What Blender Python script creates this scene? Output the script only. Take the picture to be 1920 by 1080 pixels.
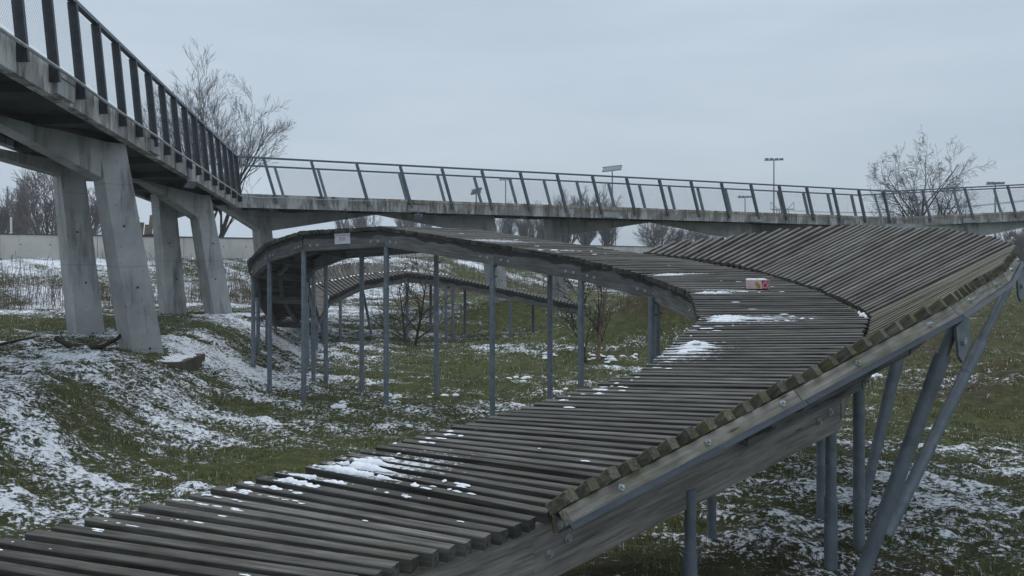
import bpy, math, random
import numpy as np
from mathutils import Vector, Matrix

scene = bpy.context.scene
for o in list(bpy.data.objects):
    bpy.data.objects.remove(o)
COL = scene.collection
EYE = 2.0                      # eye height in world; tables below give heights relative to it

# ------------------------------------------------------------------ camera
cam_data = bpy.data.cameras.new("camera")
cam = bpy.data.objects.new("camera", cam_data)
COL.objects.link(cam)
cam.location = (0, 0, EYE)
cam.rotation_euler = (math.radians(90), 0, 0)
cam_data.sensor_width = 36.0
cam_data.lens = 30.0
cam_data.shift_y = -70.0 / 1920.0
cam_data.clip_start = 0.05
cam_data.clip_end = 6000
scene.camera = cam

# ------------------------------------------------------------------ world: overcast winter sky
SUN_ELEV, SUN_ROT = math.radians(62), math.radians(-20)
world = bpy.data.worlds.new("World")
scene.world = world
world.use_nodes = True
nt = world.node_tree
nt.nodes.clear()
def wn(t, **kw):
    n = nt.nodes.new(t)
    for k, v in kw.items():
        setattr(n, k, v)
    return n
w_out = wn('ShaderNodeOutputWorld')
w_mix = wn('ShaderNodeMixShader')
w_mix.inputs[0].default_value = 0.9
b_sky = wn('ShaderNodeBackground')
b_sky.inputs[1].default_value = 0.08
b_cl = wn('ShaderNodeBackground')
b_cl.inputs[1].default_value = 1.0
sky = wn('ShaderNodeTexSky', sky_type='NISHITA')
sky.sun_disc = False
sky.sun_elevation = SUN_ELEV
sky.sun_rotation = SUN_ROT
nt.links.new(sky.outputs[0], b_sky.inputs[0])
tc = wn('ShaderNodeTexCoord')
mp = wn('ShaderNodeMapping')
mp.inputs['Scale'].default_value = (1.0, 1.0, 6.0)
nt.links.new(tc.outputs['Generated'], mp.inputs[0])
nz = wn('ShaderNodeTexNoise')
nz.inputs['Scale'].default_value = 2.2
nz.inputs['Detail'].default_value = 5
nt.links.new(mp.outputs[0], nz.inputs['Vector'])
rmp = wn('ShaderNodeValToRGB')
rmp.color_ramp.elements[0].position = 0.3
rmp.color_ramp.elements[0].color = (0.445, 0.530, 0.620, 1)
rmp.color_ramp.elements[1].position = 0.72
rmp.color_ramp.elements[1].color = (0.555, 0.635, 0.720, 1)
nt.links.new(nz.outputs['Fac'], rmp.inputs[0])
nt.links.new(rmp.outputs[0], b_cl.inputs[0])
sep = wn('ShaderNodeSeparateXYZ')
nt.links.new(tc.outputs['Generated'], sep.inputs[0])
grad = wn('ShaderNodeMapRange')
grad.inputs['From Min'].default_value = 0.0
grad.inputs['From Max'].default_value = 1.0
grad.inputs['To Min'].default_value = 1.0
grad.inputs['To Max'].default_value = 1.55
nt.links.new(sep.outputs[2], grad.inputs['Value'])
nt.links.new(grad.outputs[0], b_cl.inputs[1])
nt.links.new(b_sky.outputs[0], w_mix.inputs[1])
nt.links.new(b_cl.outputs[0], w_mix.inputs[2])
nt.links.new(w_mix.outputs[0], w_out.inputs[0])

sun_d = bpy.data.lights.new("sun", 'SUN')
sun_d.energy = 1.3
sun_d.angle = math.radians(50)
sun_d.color = (1.0, 0.97, 0.93)
sun = bpy.data.objects.new("sun", sun_d)
COL.objects.link(sun)
sun.location = (0, 0, 60)
sun.rotation_euler = (math.radians(-28), 0, math.radians(20))   # high, from beyond the bridge

scene.cycles.volume_bounces = 2
scene.view_settings.view_transform = 'Standard'
scene.view_settings.look = 'None'
scene.view_settings.exposure = 0.0
scene.view_settings.gamma = 1.0

rng = random.Random(7)
nrg = np.random.default_rng(11)

# ------------------------------------------------------------------ materials
def new_mat(name, rough=0.8, spec=0.3):
    m = bpy.data.materials.new(name)
    m.use_nodes = True
    t = m.node_tree
    b = t.nodes['Principled BSDF']
    b.inputs['Roughness'].default_value = rough
    b.inputs['Specular IOR Level'].default_value = spec
    return m, t, b
def N(t, typ, **kw):
    n = t.nodes.new(typ)
    for k, v in kw.items():
        setattr(n, k, v)
    return n
def noise(t, vec, scale, detail=4, rough=0.55):
    n = N(t, 'ShaderNodeTexNoise')
    n.inputs['Scale'].default_value = scale
    n.inputs['Detail'].default_value = detail
    n.inputs['Roughness'].default_value = rough
    if vec is not None:
        t.links.new(vec, n.inputs['Vector'])
    return n.outputs['Fac']
def ramp(t, fac, stops):
    r = N(t, 'ShaderNodeValToRGB')
    el = r.color_ramp.elements
    while len(el) < len(stops):
        el.new(0.5)
    for e, (p, c) in zip(el, stops):
        e.position = p
        e.color = (c[0], c[1], c[2], 1) if not isinstance(c, (int, float)) else (c, c, c, 1)
    t.links.new(fac, r.inputs[0])
    return r.outputs[0]
def mixc(t, fac, a, b, mode='MIX'):
    n = N(t, 'ShaderNodeMix', data_type='RGBA', blend_type=mode)
    if isinstance(fac, (int, float)):
        n.inputs['Factor'].default_value = fac
    else:
        t.links.new(fac, n.inputs['Factor'])
    for s, v in ((6, a), (7, b)):
        if isinstance(v, tuple):
            n.inputs[s].default_value = (v[0], v[1], v[2], 1)
        else:
            t.links.new(v, n.inputs[s])
    return n.outputs[2]
def math_n(t, op, a, b=None):
    n = N(t, 'ShaderNodeMath', operation=op)
    for i, v in enumerate((a, b)):
        if v is None:
            continue
        if isinstance(v, (int, float)):
            n.inputs[i].default_value = v
        else:
            t.links.new(v, n.inputs[i])
    return n.outputs[0]
def bump(t, b, h, strength=0.4, dist=0.01):
    n = N(t, 'ShaderNodeBump')
    n.inputs['Strength'].default_value = strength
    n.inputs['Distance'].default_value = dist
    t.links.new(h, n.inputs['Height'])
    t.links.new(n.outputs[0], b.inputs['Normal'])
def coords(t, kind='Object', scale=(1, 1, 1), rand=0.0):
    c = N(t, 'ShaderNodeTexCoord')
    m = N(t, 'ShaderNodeMapping')
    m.inputs['Scale'].default_value = scale
    t.links.new(c.outputs[kind], m.inputs[0])
    if rand:
        oi = N(t, 'ShaderNodeObjectInfo')
        mul = math_n(t, 'MULTIPLY', oi.outputs['Random'], rand)
        cx = N(t, 'ShaderNodeCombineXYZ')
        for i in range(3):
            t.links.new(mul, cx.inputs[i])
        t.links.new(cx.outputs[0], m.inputs['Location'])
    return m.outputs[0]

def wood_mat(name, dark, mid, light, moss=0.0, rand_amp=0.5, wet=0.0, stain_and_band=0.0, powder=False):
    """weathered timber: long grain along local x, knots, board-to-board variation"""
    m, t, b = new_mat(name, 0.75, 0.25)
    v = coords(t, 'Object', (1.2, 22, 22), 60.0)
    g = noise(t, v, 2.2, 6, 0.65)
    col = ramp(t, g, [(0.28, dark), (0.5, mid), (0.74, light)])
    v2 = coords(t, 'Object', (2.5, 6, 6), 31.0)
    blot = noise(t, v2, 1.1, 3)
    col = mixc(t, ramp(t, blot, [(0.45, 0.0), (0.75, 0.55)]), col, dark)
    # knots
    v3 = coords(t, 'Object', (1.6, 9, 9), 17.0)
    vor = N(t, 'ShaderNodeTexVoronoi')
    vor.inputs['Scale'].default_value = 1.6
    t.links.new(v3, vor.inputs['Vector'])
    col = mixc(t, ramp(t, vor.outputs['Distance'], [(0.05, 0.85), (0.13, 0.0)]), col, (dark[0] * .35, dark[1] * .33, dark[2] * .3))
    oi = N(t, 'ShaderNodeObjectInfo')
    br = math_n(t, 'ADD', math_n(t, 'MULTIPLY', oi.outputs['Random'], rand_amp), 1.0 - rand_amp * 0.5)
    hs = N(t, 'ShaderNodeHueSaturation')
    t.links.new(br, hs.inputs['Value'])
    t.links.new(col, hs.inputs['Color'])
    col = hs.outputs[0]
    if moss:
        vm = coords(t, 'Object', (5, 9, 9), 13.0)
        mm = noise(t, vm, 1.6, 5)
        col = mixc(t, ramp(t, mm, [(0.50, 0.0), (0.66, moss)]), col, (0.120, 0.118, 0.026))
    if powder:     # thin half-melted powder caught on the top faces where the deck bends
        ge = N(t, 'ShaderNodeNewGeometry')
        tot = None
        for px, py, rx_, ry_ in ((-0.85, 4.95, 0.70, 0.30), (1.35, 6.75, 0.45, 0.35), (2.15, 7.62, 0.75, 0.20), (2.3, 9.0, 0.6, 0.12), (2.15, 10.65, 0.5, 0.12), (-0.2, 12.4, 0.7, 0.2)):
            sb = N(t, 'ShaderNodeVectorMath', operation='SUBTRACT')
            t.links.new(ge.outputs['Position'], sb.inputs[0])
            sb.inputs[1].default_value = (px, py, 0)
            ml = N(t, 'ShaderNodeVectorMath', operation='MULTIPLY')
            t.links.new(sb.outputs[0], ml.inputs[0])
            ml.inputs[1].default_value = (1 / rx_, 1 / ry_, 0)
            ln = N(t, 'ShaderNodeVectorMath', operation='LENGTH')
            t.links.new(ml.outputs[0], ln.inputs[0])
            f = math_n(t, 'SUBTRACT', 1.0, ln.outputs['Value'])
            f = math_n(t, 'MAXIMUM', f, -0.45)
            tot = f if tot is None else math_n(t, 'MAXIMUM', tot, f)
        pn = N(t, 'ShaderNodeTexNoise')
        pn.inputs['Scale'].default_value = 24
        pn.inputs['Detail'].default_value = 6
        pn.inputs['Roughness'].default_value = 0.8
        t.links.new(ge.outputs['Position'], pn.inputs['Vector'])
        f = math_n(t, 'ADD', math_n(t, 'MULTIPLY', tot, 0.30), pn.outputs['Fac'])
        nz_ = N(t, 'ShaderNodeSeparateXYZ')
        t.links.new(ge.outputs['Normal'], nz_.inputs[0])
        up_ = ramp(t, nz_.outputs[2], [(0.80, 0.0), (0.90, 1.0)])
        pm = math_n(t, 'MULTIPLY', ramp(t, f, [(0.60, 0.0), (0.72, 0.75)]), up_)
        col = mixc(t, pm, col, (0.74, 0.78, 0.83))
    if stain_and_band:      # uneven darker band along the beam's top, wavy at its lower edge
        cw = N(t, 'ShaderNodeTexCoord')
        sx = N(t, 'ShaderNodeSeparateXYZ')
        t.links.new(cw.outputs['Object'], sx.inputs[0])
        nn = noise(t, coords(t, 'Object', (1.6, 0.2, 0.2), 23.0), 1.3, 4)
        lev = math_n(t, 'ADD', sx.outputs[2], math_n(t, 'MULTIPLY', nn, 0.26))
        col = mixc(t, ramp(t, math_n(t, 'ADD', lev, 0.5), [(0.485, 0.0), (0.50, stain_and_band)]), col, (dark[0] * 0.55, dark[1] * 0.55, dark[2] * 0.55))
    t.links.new(col, b.inputs['Base Color'])
    rr = math_n(t, 'MULTIPLY', blot, 0.5)
    t.links.new(math_n(t, 'ADD', rr, 0.42 - wet), b.inputs['Roughness'])
    bump(t, b, g, 0.5, 0.006)
    return m

M = {}
M['plank'] = wood_mat('deck_timber', (0.022, 0.020, 0.017), (0.082, 0.078, 0.070), (0.185, 0.180, 0.167), 0.10, 0.8, 0.0, 0.0, True)
M['berm'] = wood_mat('berm_timber', (0.038, 0.034, 0.029), (0.125, 0.117, 0.105), (0.250, 0.240, 0.222), 0.08, 0.5)
M['tooth'] = wood_mat('mossy_berm_timber', (0.036, 0.032, 0.024), (0.115, 0.105, 0.082), (0.22, 0.205, 0.17), 0.65, 0.6)
M['beam'] = wood_mat('beam_timber', (0.095, 0.088, 0.078), (0.25, 0.236, 0.220), (0.38, 0.362, 0.340), 0.10, 0.3)
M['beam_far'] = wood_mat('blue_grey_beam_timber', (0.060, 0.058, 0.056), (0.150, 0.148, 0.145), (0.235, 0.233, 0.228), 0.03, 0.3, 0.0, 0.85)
M['rail_wood'] = wood_mat('rim_rail_timber', (0.105, 0.096, 0.076), (0.25, 0.235, 0.20), (0.39, 0.37, 0.33), 0.45, 0.25)

def concrete_mat(name, lo, hi, stain_and_band=0.6, scale=1.0):
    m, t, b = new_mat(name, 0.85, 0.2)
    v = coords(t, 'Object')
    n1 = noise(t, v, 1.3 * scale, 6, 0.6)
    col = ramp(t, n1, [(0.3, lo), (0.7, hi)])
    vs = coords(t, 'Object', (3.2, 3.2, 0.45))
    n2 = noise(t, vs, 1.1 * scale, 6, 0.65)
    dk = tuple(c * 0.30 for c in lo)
    col = mixc(t, ramp(t, n2, [(0.52, 0.0), (0.72, stain_and_band)]), col, dk)
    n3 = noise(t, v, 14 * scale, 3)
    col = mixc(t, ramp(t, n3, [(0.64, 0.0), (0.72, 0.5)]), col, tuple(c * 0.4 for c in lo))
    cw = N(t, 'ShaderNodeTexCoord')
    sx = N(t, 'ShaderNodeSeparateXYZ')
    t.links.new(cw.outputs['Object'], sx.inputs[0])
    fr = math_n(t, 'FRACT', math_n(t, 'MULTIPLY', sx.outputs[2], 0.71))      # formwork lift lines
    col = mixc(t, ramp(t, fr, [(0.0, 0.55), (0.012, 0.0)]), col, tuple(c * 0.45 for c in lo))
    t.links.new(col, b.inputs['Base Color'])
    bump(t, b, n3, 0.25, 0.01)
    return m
M['concrete'] = concrete_mat('pale_concrete', (0.27, 0.276, 0.272), (0.47, 0.48, 0.478), 0.8)
M['fascia'] = concrete_mat('stained_edge_concrete', (0.20, 0.195, 0.18), (0.50, 0.50, 0.485), 1.0, 1.5)
def fascia_mat():
    m, t, b = new_mat('water_stained_edge_concrete', 0.85, 0.2)
    v = coords(t, 'Object')
    n1 = noise(t, v, 2.2, 6, 0.65)
    col = ramp(t, n1, [(0.3, (0.17, 0.165, 0.15)), (0.62, (0.36, 0.355, 0.34))])
    n2 = noise(t, coords(t, 'Object', (1.6, 1.6, 0.5)), 1.9, 5, 0.6)
    col = mixc(t, ramp(t, n2, [(0.50, 0.0), (0.56, 0.9)]), col, (0.56, 0.56, 0.545))
    n3 = noise(t, coords(t, 'Object', (5, 5, 0.7)), 1.4, 6, 0.7)
    col = mixc(t, ramp(t, n3, [(0.50, 0.0), (0.66, 0.85)]), col, (0.060, 0.055, 0.048))
    t.links.new(col, b.inputs['Base Color'])
    bump(t, b, noise(t, v, 18, 3), 0.25, 0.01)
    return m
M['fascia'] = fascia_mat()
M['soffit'] = concrete_mat('shade_darkened_soffit', (0.042, 0.042, 0.040), (0.085, 0.085, 0.082), 0.5)  # underside shade put into the colour, far darker than the pale concrete
M['wall'] = concrete_mat('warm_grey_wall_concrete', (0.55, 0.52, 0.475), (0.70, 0.67, 0.62), 0.30, 0.7)
M['coping'] = concrete_mat('dark_coping', (0.07, 0.068, 0.065), (0.12, 0.117, 0.11), 0.3)
M['footing'] = concrete_mat('mossy_footing', (0.085, 0.075, 0.052), (0.16, 0.145, 0.11), 0.7, 2)

def metal_mat(name, c1, c2, rough=0.5, metallic=0.55, rust=0.0):
    m, t, b = new_mat(name, rough, 0.5)
    b.inputs['Metallic'].default_value = metallic
    v = coords(t, 'Object')
    vor = N(t, 'ShaderNodeTexVoronoi')
    vor.inputs['Scale'].default_value = 16
    t.links.new(v, vor.inputs['Vector'])
    n = noise(t, v, 5, 5)
    f = math_n(t, 'ADD', math_n(t, 'MULTIPLY', vor.outputs['Color'], 0.35), math_n(t, 'MULTIPLY', n, 0.7))
    col = ramp(t, f, [(0.3, c1), (0.75, c2)])
    if rust:
        n2 = noise(t, v, 2.3, 6, 0.7)
        col = mixc(t, ramp(t, n2, [(0.66, 0.0), (0.73, rust)]), col, (0.085, 0.048, 0.03))
    t.links.new(col, b.inputs['Base Color'])
    return m
M['galv'] = metal_mat('galvanised_steel', (0.145, 0.172, 0.198), (0.225, 0.258, 0.290), 0.55, 0.3, 0.35)
M['galv_light'] = metal_mat('bright_galvanised_steel', (0.22, 0.25, 0.28), (0.34, 0.37, 0.40), 0.45, 0.4)
M['steel_dark'] = metal_mat('dark_grey_steel', (0.028, 0.033, 0.040), (0.055, 0.062, 0.073), 0.5, 0.3)
M['steel_rail'] = metal_mat('grey_rail_steel', (0.095, 0.115, 0.140), (0.15, 0.175, 0.205), 0.45, 0.4)
M['angle'] = metal_mat('weathered_steel_angle', (0.050, 0.060, 0.073), (0.080, 0.093, 0.110), 0.5, 0.3)
M['bolt'] = metal_mat('zinc_bolt', (0.32, 0.35, 0.37), (0.5, 0.53, 0.55), 0.4, 0.5)
M['wire'] = metal_mat('mesh_wire', (0.16, 0.17, 0.185), (0.22, 0.235, 0.25), 0.5, 0.3)

def plain_mat(name, c, rough=0.7, var=0.25, scale=6):
    m, t, b = new_mat(name, rough, 0.3)
    n = noise(t, coords(t, 'Object'), scale, 4)
    col = ramp(t, n, [(0.3, tuple(x * (1 - var) for x in c)), (0.7, tuple(min(1, x * (1 + var)) for x in c))])
    t.links.new(col, b.inputs['Base Color'])
    return m
M['cable_orange'] = plain_mat('yellow_orange_cable', (0.30, 0.17, 0.055))
M['cable_white'] = plain_mat('pale_conduit', (0.42, 0.43, 0.43))
M['bark'] = plain_mat('grey_brown_bark', (0.050, 0.042, 0.038), 0.9, 0.35)
M['bark_far'] = plain_mat('far_bark', (0.125, 0.115, 0.112), 0.9, 0.3)  # distance haze put into the colour, paler than the nearer bark
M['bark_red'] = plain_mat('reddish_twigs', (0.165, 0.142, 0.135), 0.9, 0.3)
M['sapling'] = plain_mat('sapling_bark', (0.072, 0.058, 0.046), 0.9, 0.3)
M['weed'] = plain_mat('dry_weed_stalks', (0.135, 0.095, 0.066), 0.95, 0.35, 3)
M['log'] = plain_mat('rotting_wood', (0.050, 0.042, 0.034), 0.95, 0.4)
M['pallet'] = plain_mat('old_boarding', (0.20, 0.155, 0.105), 0.9, 0.35)
M['white'] = plain_mat('white_sheet', (0.62, 0.64, 0.67), 0.5, 0.05)
M['cream'] = plain_mat('cream_card', (0.62, 0.50, 0.47), 0.5, 0.12, 25)
M['red'] = plain_mat('red_print', (0.46, 0.030, 0.042), 0.5, 0.12)
M['yellow'] = plain_mat('yellow_print', (0.60, 0.34, 0.05), 0.5, 0.3, 60)
M['ink'] = plain_mat('blue_grey_ink', (0.10, 0.14, 0.19), 0.6, 0.05)
M['ink_dark'] = plain_mat('dark_ink', (0.04, 0.05, 0.065), 0.6, 0.05)
M['sign_red'] = plain_mat('sign_red_ink', (0.38, 0.07, 0.06), 0.6, 0.05)
M['mast_red'] = plain_mat('mast_red_paint', (0.26, 0.10, 0.085), 0.6, 0.2)

def snow_mat():
    m, t, b = new_mat('old_snow', 0.7, 0.3)
    v = coords(t, 'Object')
    n = noise(t, v, 9, 5)
    t.links.new(ramp(t, n, [(0.3, (0.66, 0.70, 0.76)), (0.65, (0.86, 0.88, 0.91))]), b.inputs['Base Color'])
    bump(t, b, noise(t, v, 45, 4), 0.6, 0.012)
    b.inputs['Subsurface Weight'].default_value = 0.0
    return m
M['snow'] = snow_mat()

def ground_mat():
    m, t, b = new_mat('snowy_grass_ground', 0.9, 0.15)
    v = coords(t, 'Object')
    n1 = noise(t, v, 0.55, 5)
    n2 = noise(t, v, 5.5, 6, 0.7)
    n3 = noise(t, v, 21, 6, 0.75)
    g = ramp(t, n2, [(0.28, (0.036, 0.042, 0.018)), (0.5, (0.080, 0.092, 0.032)), (0.72, (0.140, 0.146, 0.054))])
    br = ramp(t, n2, [(0.3, (0.036, 0.028, 0.018)), (0.55, (0.078, 0.061, 0.034)), (0.75, (0.14, 0.114, 0.066))])
    at = N(t, 'ShaderNodeAttribute')
    at.attribute_name = 'dry'
    dry = math_n(t, 'ADD', at.outputs['Fac'], math_n(t, 'MULTIPLY', math_n(t, 'SUBTRACT', n1, 0.5), 1.2))
    col = mixc(t, ramp(t, dry, [(0.3, 0.0), (0.7, 1.0)]), g, br)
    col = mixc(t, 0.55, col, ramp(t, n3, [(0.25, 0.25), (0.75, 1.0)]), 'MULTIPLY')
    a2 = N(t, 'ShaderNodeAttribute')
    a2.attribute_name = 'snow'
    f = math_n(t, 'ADD', a2.outputs['Fac'], math_n(t, 'MULTIPLY', math_n(t, 'SUBTRACT', n2, 0.5), 0.95))
    f = math_n(t, 'ADD', f, math_n(t, 'MULTIPLY', math_n(t, 'SUBTRACT', n3, 0.5), 1.9))
    sm = ramp(t, f, [(0.49, 0.0), (0.60, 1.0)])
    scol = ramp(t, n3, [(0.3, (0.60, 0.65, 0.72)), (0.6, (0.84, 0.87, 0.91))])
    t.links.new(mixc(t, sm, col, scol), b.inputs['Base Color'])
    h = math_n(t, 'ADD', math_n(t, 'MULTIPLY', n3, 0.6), math_n(t, 'MULTIPLY', sm, 0.5))
    bump(t, b, h, 0.9, 0.05)
    return m
M['ground'] = ground_mat()

def blade_mat():
    m, t, b = new_mat('grass_blades', 0.75, 0.2)
    a = N(t, 'ShaderNodeAttribute')
    a.attribute_name = 'tint'
    t.links.new(a.outputs['Color'], b.inputs['Base Color'])
    return m
M['blade'] = blade_mat()

# ------------------------------------------------------------------ object helpers
def empty(name, loc):
    o = bpy.data.objects.new(name, None)
    o.empty_display_size = 0.2
    o.location = loc
    COL.objects.link(o)
    return o
def tag(o, label, cat=None, group=None, kind=None):
    o['label'] = label
    if cat:
        o['category'] = cat
    if group:
        o['group'] = group
    if kind:
        o['kind'] = kind
    return o
def base_of(p):
    while p is not None and p.parent is not None:
        p = p.parent
    return Vector(p.location) if p is not None else Vector((0, 0, 0))

def wmat(o):
    m = o.matrix_basis.copy()
    while o.parent is not None:
        o = o.parent
        m = o.matrix_basis @ m
    return m

class MB:
    def __init__(self):
        self.v, self.f = [], []
    def add(self, vs, fs):
        k = len(self.v)
        self.v += [tuple(p) for p in vs]
        self.f += [tuple(i + k for i in q) for q in fs]
        return self
    def hexa(self, c):      # 8 corners: bottom 0-3 ccw, top 4-7
        return self.add(c, [(3, 2, 1, 0), (4, 5, 6, 7), (0, 1, 5, 4), (1, 2, 6, 5), (2, 3, 7, 6), (3, 0, 4, 7)])
    def box(self, c, ax, ay, az, hx, hy, hz):
        c, ax, ay, az = Vector(c), Vector(ax), Vector(ay), Vector(az)
        q = []
        for sz in (-1, 1):
            for sx, sy in ((-1, -1), (1, -1), (1, 1), (-1, 1)):
                q.append(c + ax * hx * sx + ay * hy * sy + az * hz * sz)
        return self.hexa(q)
    def abox(self, c, hx, hy, hz, rz=0.0):
        s, k = math.sin(rz), math.cos(rz)
        return self.box(c, (k, s, 0), (-s, k, 0), (0, 0, 1), hx, hy, hz)
    def bar(self, p0, p1, w, h, up=(0, 0, 1)):   # rectangular bar centred on p0-p1
        p0, p1 = Vector(p0), Vector(p1)
        d = (p1 - p0)
        L = d.length
        d = d / L
        s = d.cross(Vector(up))
        if s.length < 1e-4:
            s = Vector((1, 0, 0))
        s.normalize()
        u = s.cross(d)
        return self.box((p0 + p1) / 2, d, s, u, L / 2, w / 2, h / 2)
    def tube(self, p0, p1, r0, r1=None, n=10, caps=True):
        p0, p1 = Vector(p0), Vector(p1)
        r1 = r0 if r1 is None else r1
        d = (p1 - p0).normalized()
        a = d.cross(Vector((0, 0, 1)) if abs(d.z) < 0.9 else Vector((1, 0, 0))).normalized()
        b = d.cross(a)
        vs = []
        for p, r in ((p0, r0), (p1, r1)):
            for i in range(n):
                th = 2 * math.pi * i / n
                vs.append(p + (a * math.cos(th) + b * math.sin(th)) * r)
        fs = [(i, (i + 1) % n, n + (i + 1) % n, n + i) for i in range(n)]
        if caps:               # caps on their own vertices so the sides shade as a clean cylinder
            vs = vs + vs
            fs.append(tuple(range(3 * n - 1, 2 * n - 1, -1)))
            fs.append(tuple(range(3 * n, 4 * n)))
        return self.add(vs, fs)
    def path(self, pts, r, n=6):
        for a, b in zip(pts[:-1], pts[1:]):
            self.tube(a, b, r, r, n, True)
        return self
    def build(self, name, mat, parent=None, smooth=False):
        me = bpy.data.meshes.new(name)
        if parent is not None:
            inv = wmat(parent).inverted()
            me.from_pydata([tuple(inv @ Vector(p)) for p in self.v], [], self.f)
        else:
            me.from_pydata(self.v, [], self.f)
        me.materials.append(mat)
        if smooth:
            me.polygons.foreach_set('use_smooth', [len(q) <= 4 for q in self.f])
        me.update()
        o = bpy.data.objects.new(name, me)
        COL.objects.link(o)
        if parent is not None:
            o.parent = parent
        return o

def place(name, mesh, mtx, parent):
    o = bpy.data.objects.new(name, mesh)
    COL.objects.link(o)
    o.parent = parent
    o.matrix_basis = Matrix.Translation(-base_of(parent)) @ mtx
    return o

def R(x, y, z):                # relative-height point to world
    return Vector((x, y, z + EYE))

# ------------------------------------------------------------------ noise on arrays
def _hash(ix, iy, seed):
    h = (ix * 374761393 + iy * 668265263 + seed * 974711) & 0x7fffffff
    h = ((h ^ (h >> 13)) * 1274126177) & 0x7fffffff
    return ((h ^ (h >> 16)) & 0xffff) / 65535.0
def vnoise(x, y, seed=0):
    x, y = np.asarray(x, float), np.asarray(y, float)
    ix, iy = np.floor(x).astype(np.int64), np.floor(y).astype(np.int64)
    fx, fy = x - ix, y - iy
    fx, fy = fx * fx * (3 - 2 * fx), fy * fy * (3 - 2 * fy)
    a, b = _hash(ix, iy, seed), _hash(ix + 1, iy, seed)
    c, d = _hash(ix, iy + 1, seed), _hash(ix + 1, iy + 1, seed)
    return (a * (1 - fx) + b * fx) * (1 - fy) + (c * (1 - fx) + d * fx) * fy
def fbm(x, y, seed=0, octv=4, gain=0.5):
    s, a, t = 0, 1.0, 0
    for i in range(octv):
        s = s + a * vnoise(x * 2 ** i, y * 2 ** i, seed + i * 17)
        t += a
        a *= gain
    return s / t
def sst(a, b, x):
    t = np.clip((np.asarray(x, float) - a) / (b - a), 0, 1)
    return t * t * (3 - 2 * t)

# ------------------------------------------------------------------ terrain
WALL = [(-62, 14), (-40, 30.7), (-25.2, 42), (-14.7, 50), (-7.5, 57), (13.1, 75), (45, 100), (120, 150)]
def wall_dist(x, y):           # signed distance: positive on the near side of the wall
    best = np.full(np.shape(x), 1e9)
    sgn = np.ones(np.shape(x))
    for (x0, y0), (x1, y1) in zip(WALL[:-1], WALL[1:]):
        dx, dy = x1 - x0, y1 - y0
        L2 = dx * dx + dy * dy
        t = np.clip(((x - x0) * dx + (y - y0) * dy) / L2, 0, 1)
        d = np.hypot(x - (x0 + t * dx), y - (y0 + t * dy))
        s = np.where((x - x0) * dy - (y - y0) * dx > 0, 1.0, -1.0)
        m = d < best
        best = np.where(m, d, best)
        sgn = np.where(m, s, sgn)
    return best * sgn
def g_exp(x, y, cx, cy, sx, sy, amp):
    return amp * np.exp(-(((x - cx) / sx) ** 2 + ((y - cy) / sy) ** 2) / 2)
def ground_z(x, y):            # relative to the eye
    x, y = np.asarray(x, float), np.asarray(y, float)
    z = -2.17 - 0.25 * sst(6, 12, y)
    z = z + 0.55 * (1 - sst(2.5, 7.0, y)) * (1 - sst(0.6, 3.2, x))
    bank = 0.74 * sst(0, 1, (-x - (2.85 + 0.08 * y)) / 2.5) * (1 - sst(23, 30, y))
    z = z + bank
    d = wall_dist(x, y)
    z = z + 1.98 * (1 - sst(0.2, 9.5, d))
    z = z + g_exp(x, y, 4.4, 21.0, 2.0, 1.35, 1.65)
    z = z + g_exp(x, y, 0.5, 28.6, 3.4, 1.5, 0.72)
    z = z + g_exp(x, y, 15, 30, 5, 3.0, 0.55)
    z = z + g_exp(x, y, 9.6, 14.6, 2.2, 1.4, 0.55)
    z = z + g_exp(x, y, 9.0, 22.0, 4.2, 1.6, 0.35)
    z = z + (fbm(x * 0.7, y * 0.7, 3, 3) - 0.5) * 0.14
    z = z + (fbm(x * 2.6, y * 2.6, 9, 3) - 0.5) * 0.09
    return z
def gz(x, y):
    return float(ground_z(np.array([x]), np.array([y]))[0]) + EYE

def snow_field(x, y):          # soft field; above ~0.5 is snow
    a, b = 0.55 * x + y, x - 0.5 * y
    big = fbm(a * 0.55, b * 0.30, 21, 3)
    med = fbm(a * 2.1, b * 0.75, 33, 4, 0.6)
    f = 0.5 + (big - 0.5) * 0.42 + (med - 0.5) * 0.70
    d = wall_dist(x, y)
    left = sst(-1.6, -4.2, x + 0.05 * y)
    bias = -0.15 + 0.15 * left                                    # hollow is greener, left bank whiter
    bias = bias + 0.17 * np.exp(-(((x - 4.2) / 2.6) ** 2 + ((y - 7.6) / 2.2) ** 2))      # under the berm
    bias = bias - 0.07 * np.exp(-(((x - 0.9) / 1.6) ** 2 + ((y - 4.2) / 1.6) ** 2))
    bias = bias + 0.09 * np.exp(-(((x + 2.8) / 1.6) ** 2 + ((y - 13.5) / 3.0) ** 2))     # by the curve posts
    bias = bias - 0.55 * np.exp(-(((x + 12.5) / 4.5) ** 2 + ((y - 19.6) / 2.0) ** 2))    # green strip
    bias = bias - 0.30 * np.exp(-(((x - 4.4) / 3.0) ** 2 + ((y - 20.4) / 1.5) ** 2))     # mound stays bare
    bias = bias - 0.10 * sst(6, 9, x) * sst(9, 12, y)
    bias = bias + (0.06 + 0.55 * (fbm(x * 0.35, y * 0.35, 91, 2) - 0.5)) * (1 - sst(4, 11, d)) * (1 - sst(8, 30, x))
    bias = bias - 0.06 * np.exp(-(((x - 0.5) / 4.0) ** 2 + ((y - 27.8) / 2.4) ** 2)) + 0.02 * np.exp(-(((x + 6) / 5.0) ** 2 + ((y - 31) / 3.0) ** 2))
    return f + bias
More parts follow.
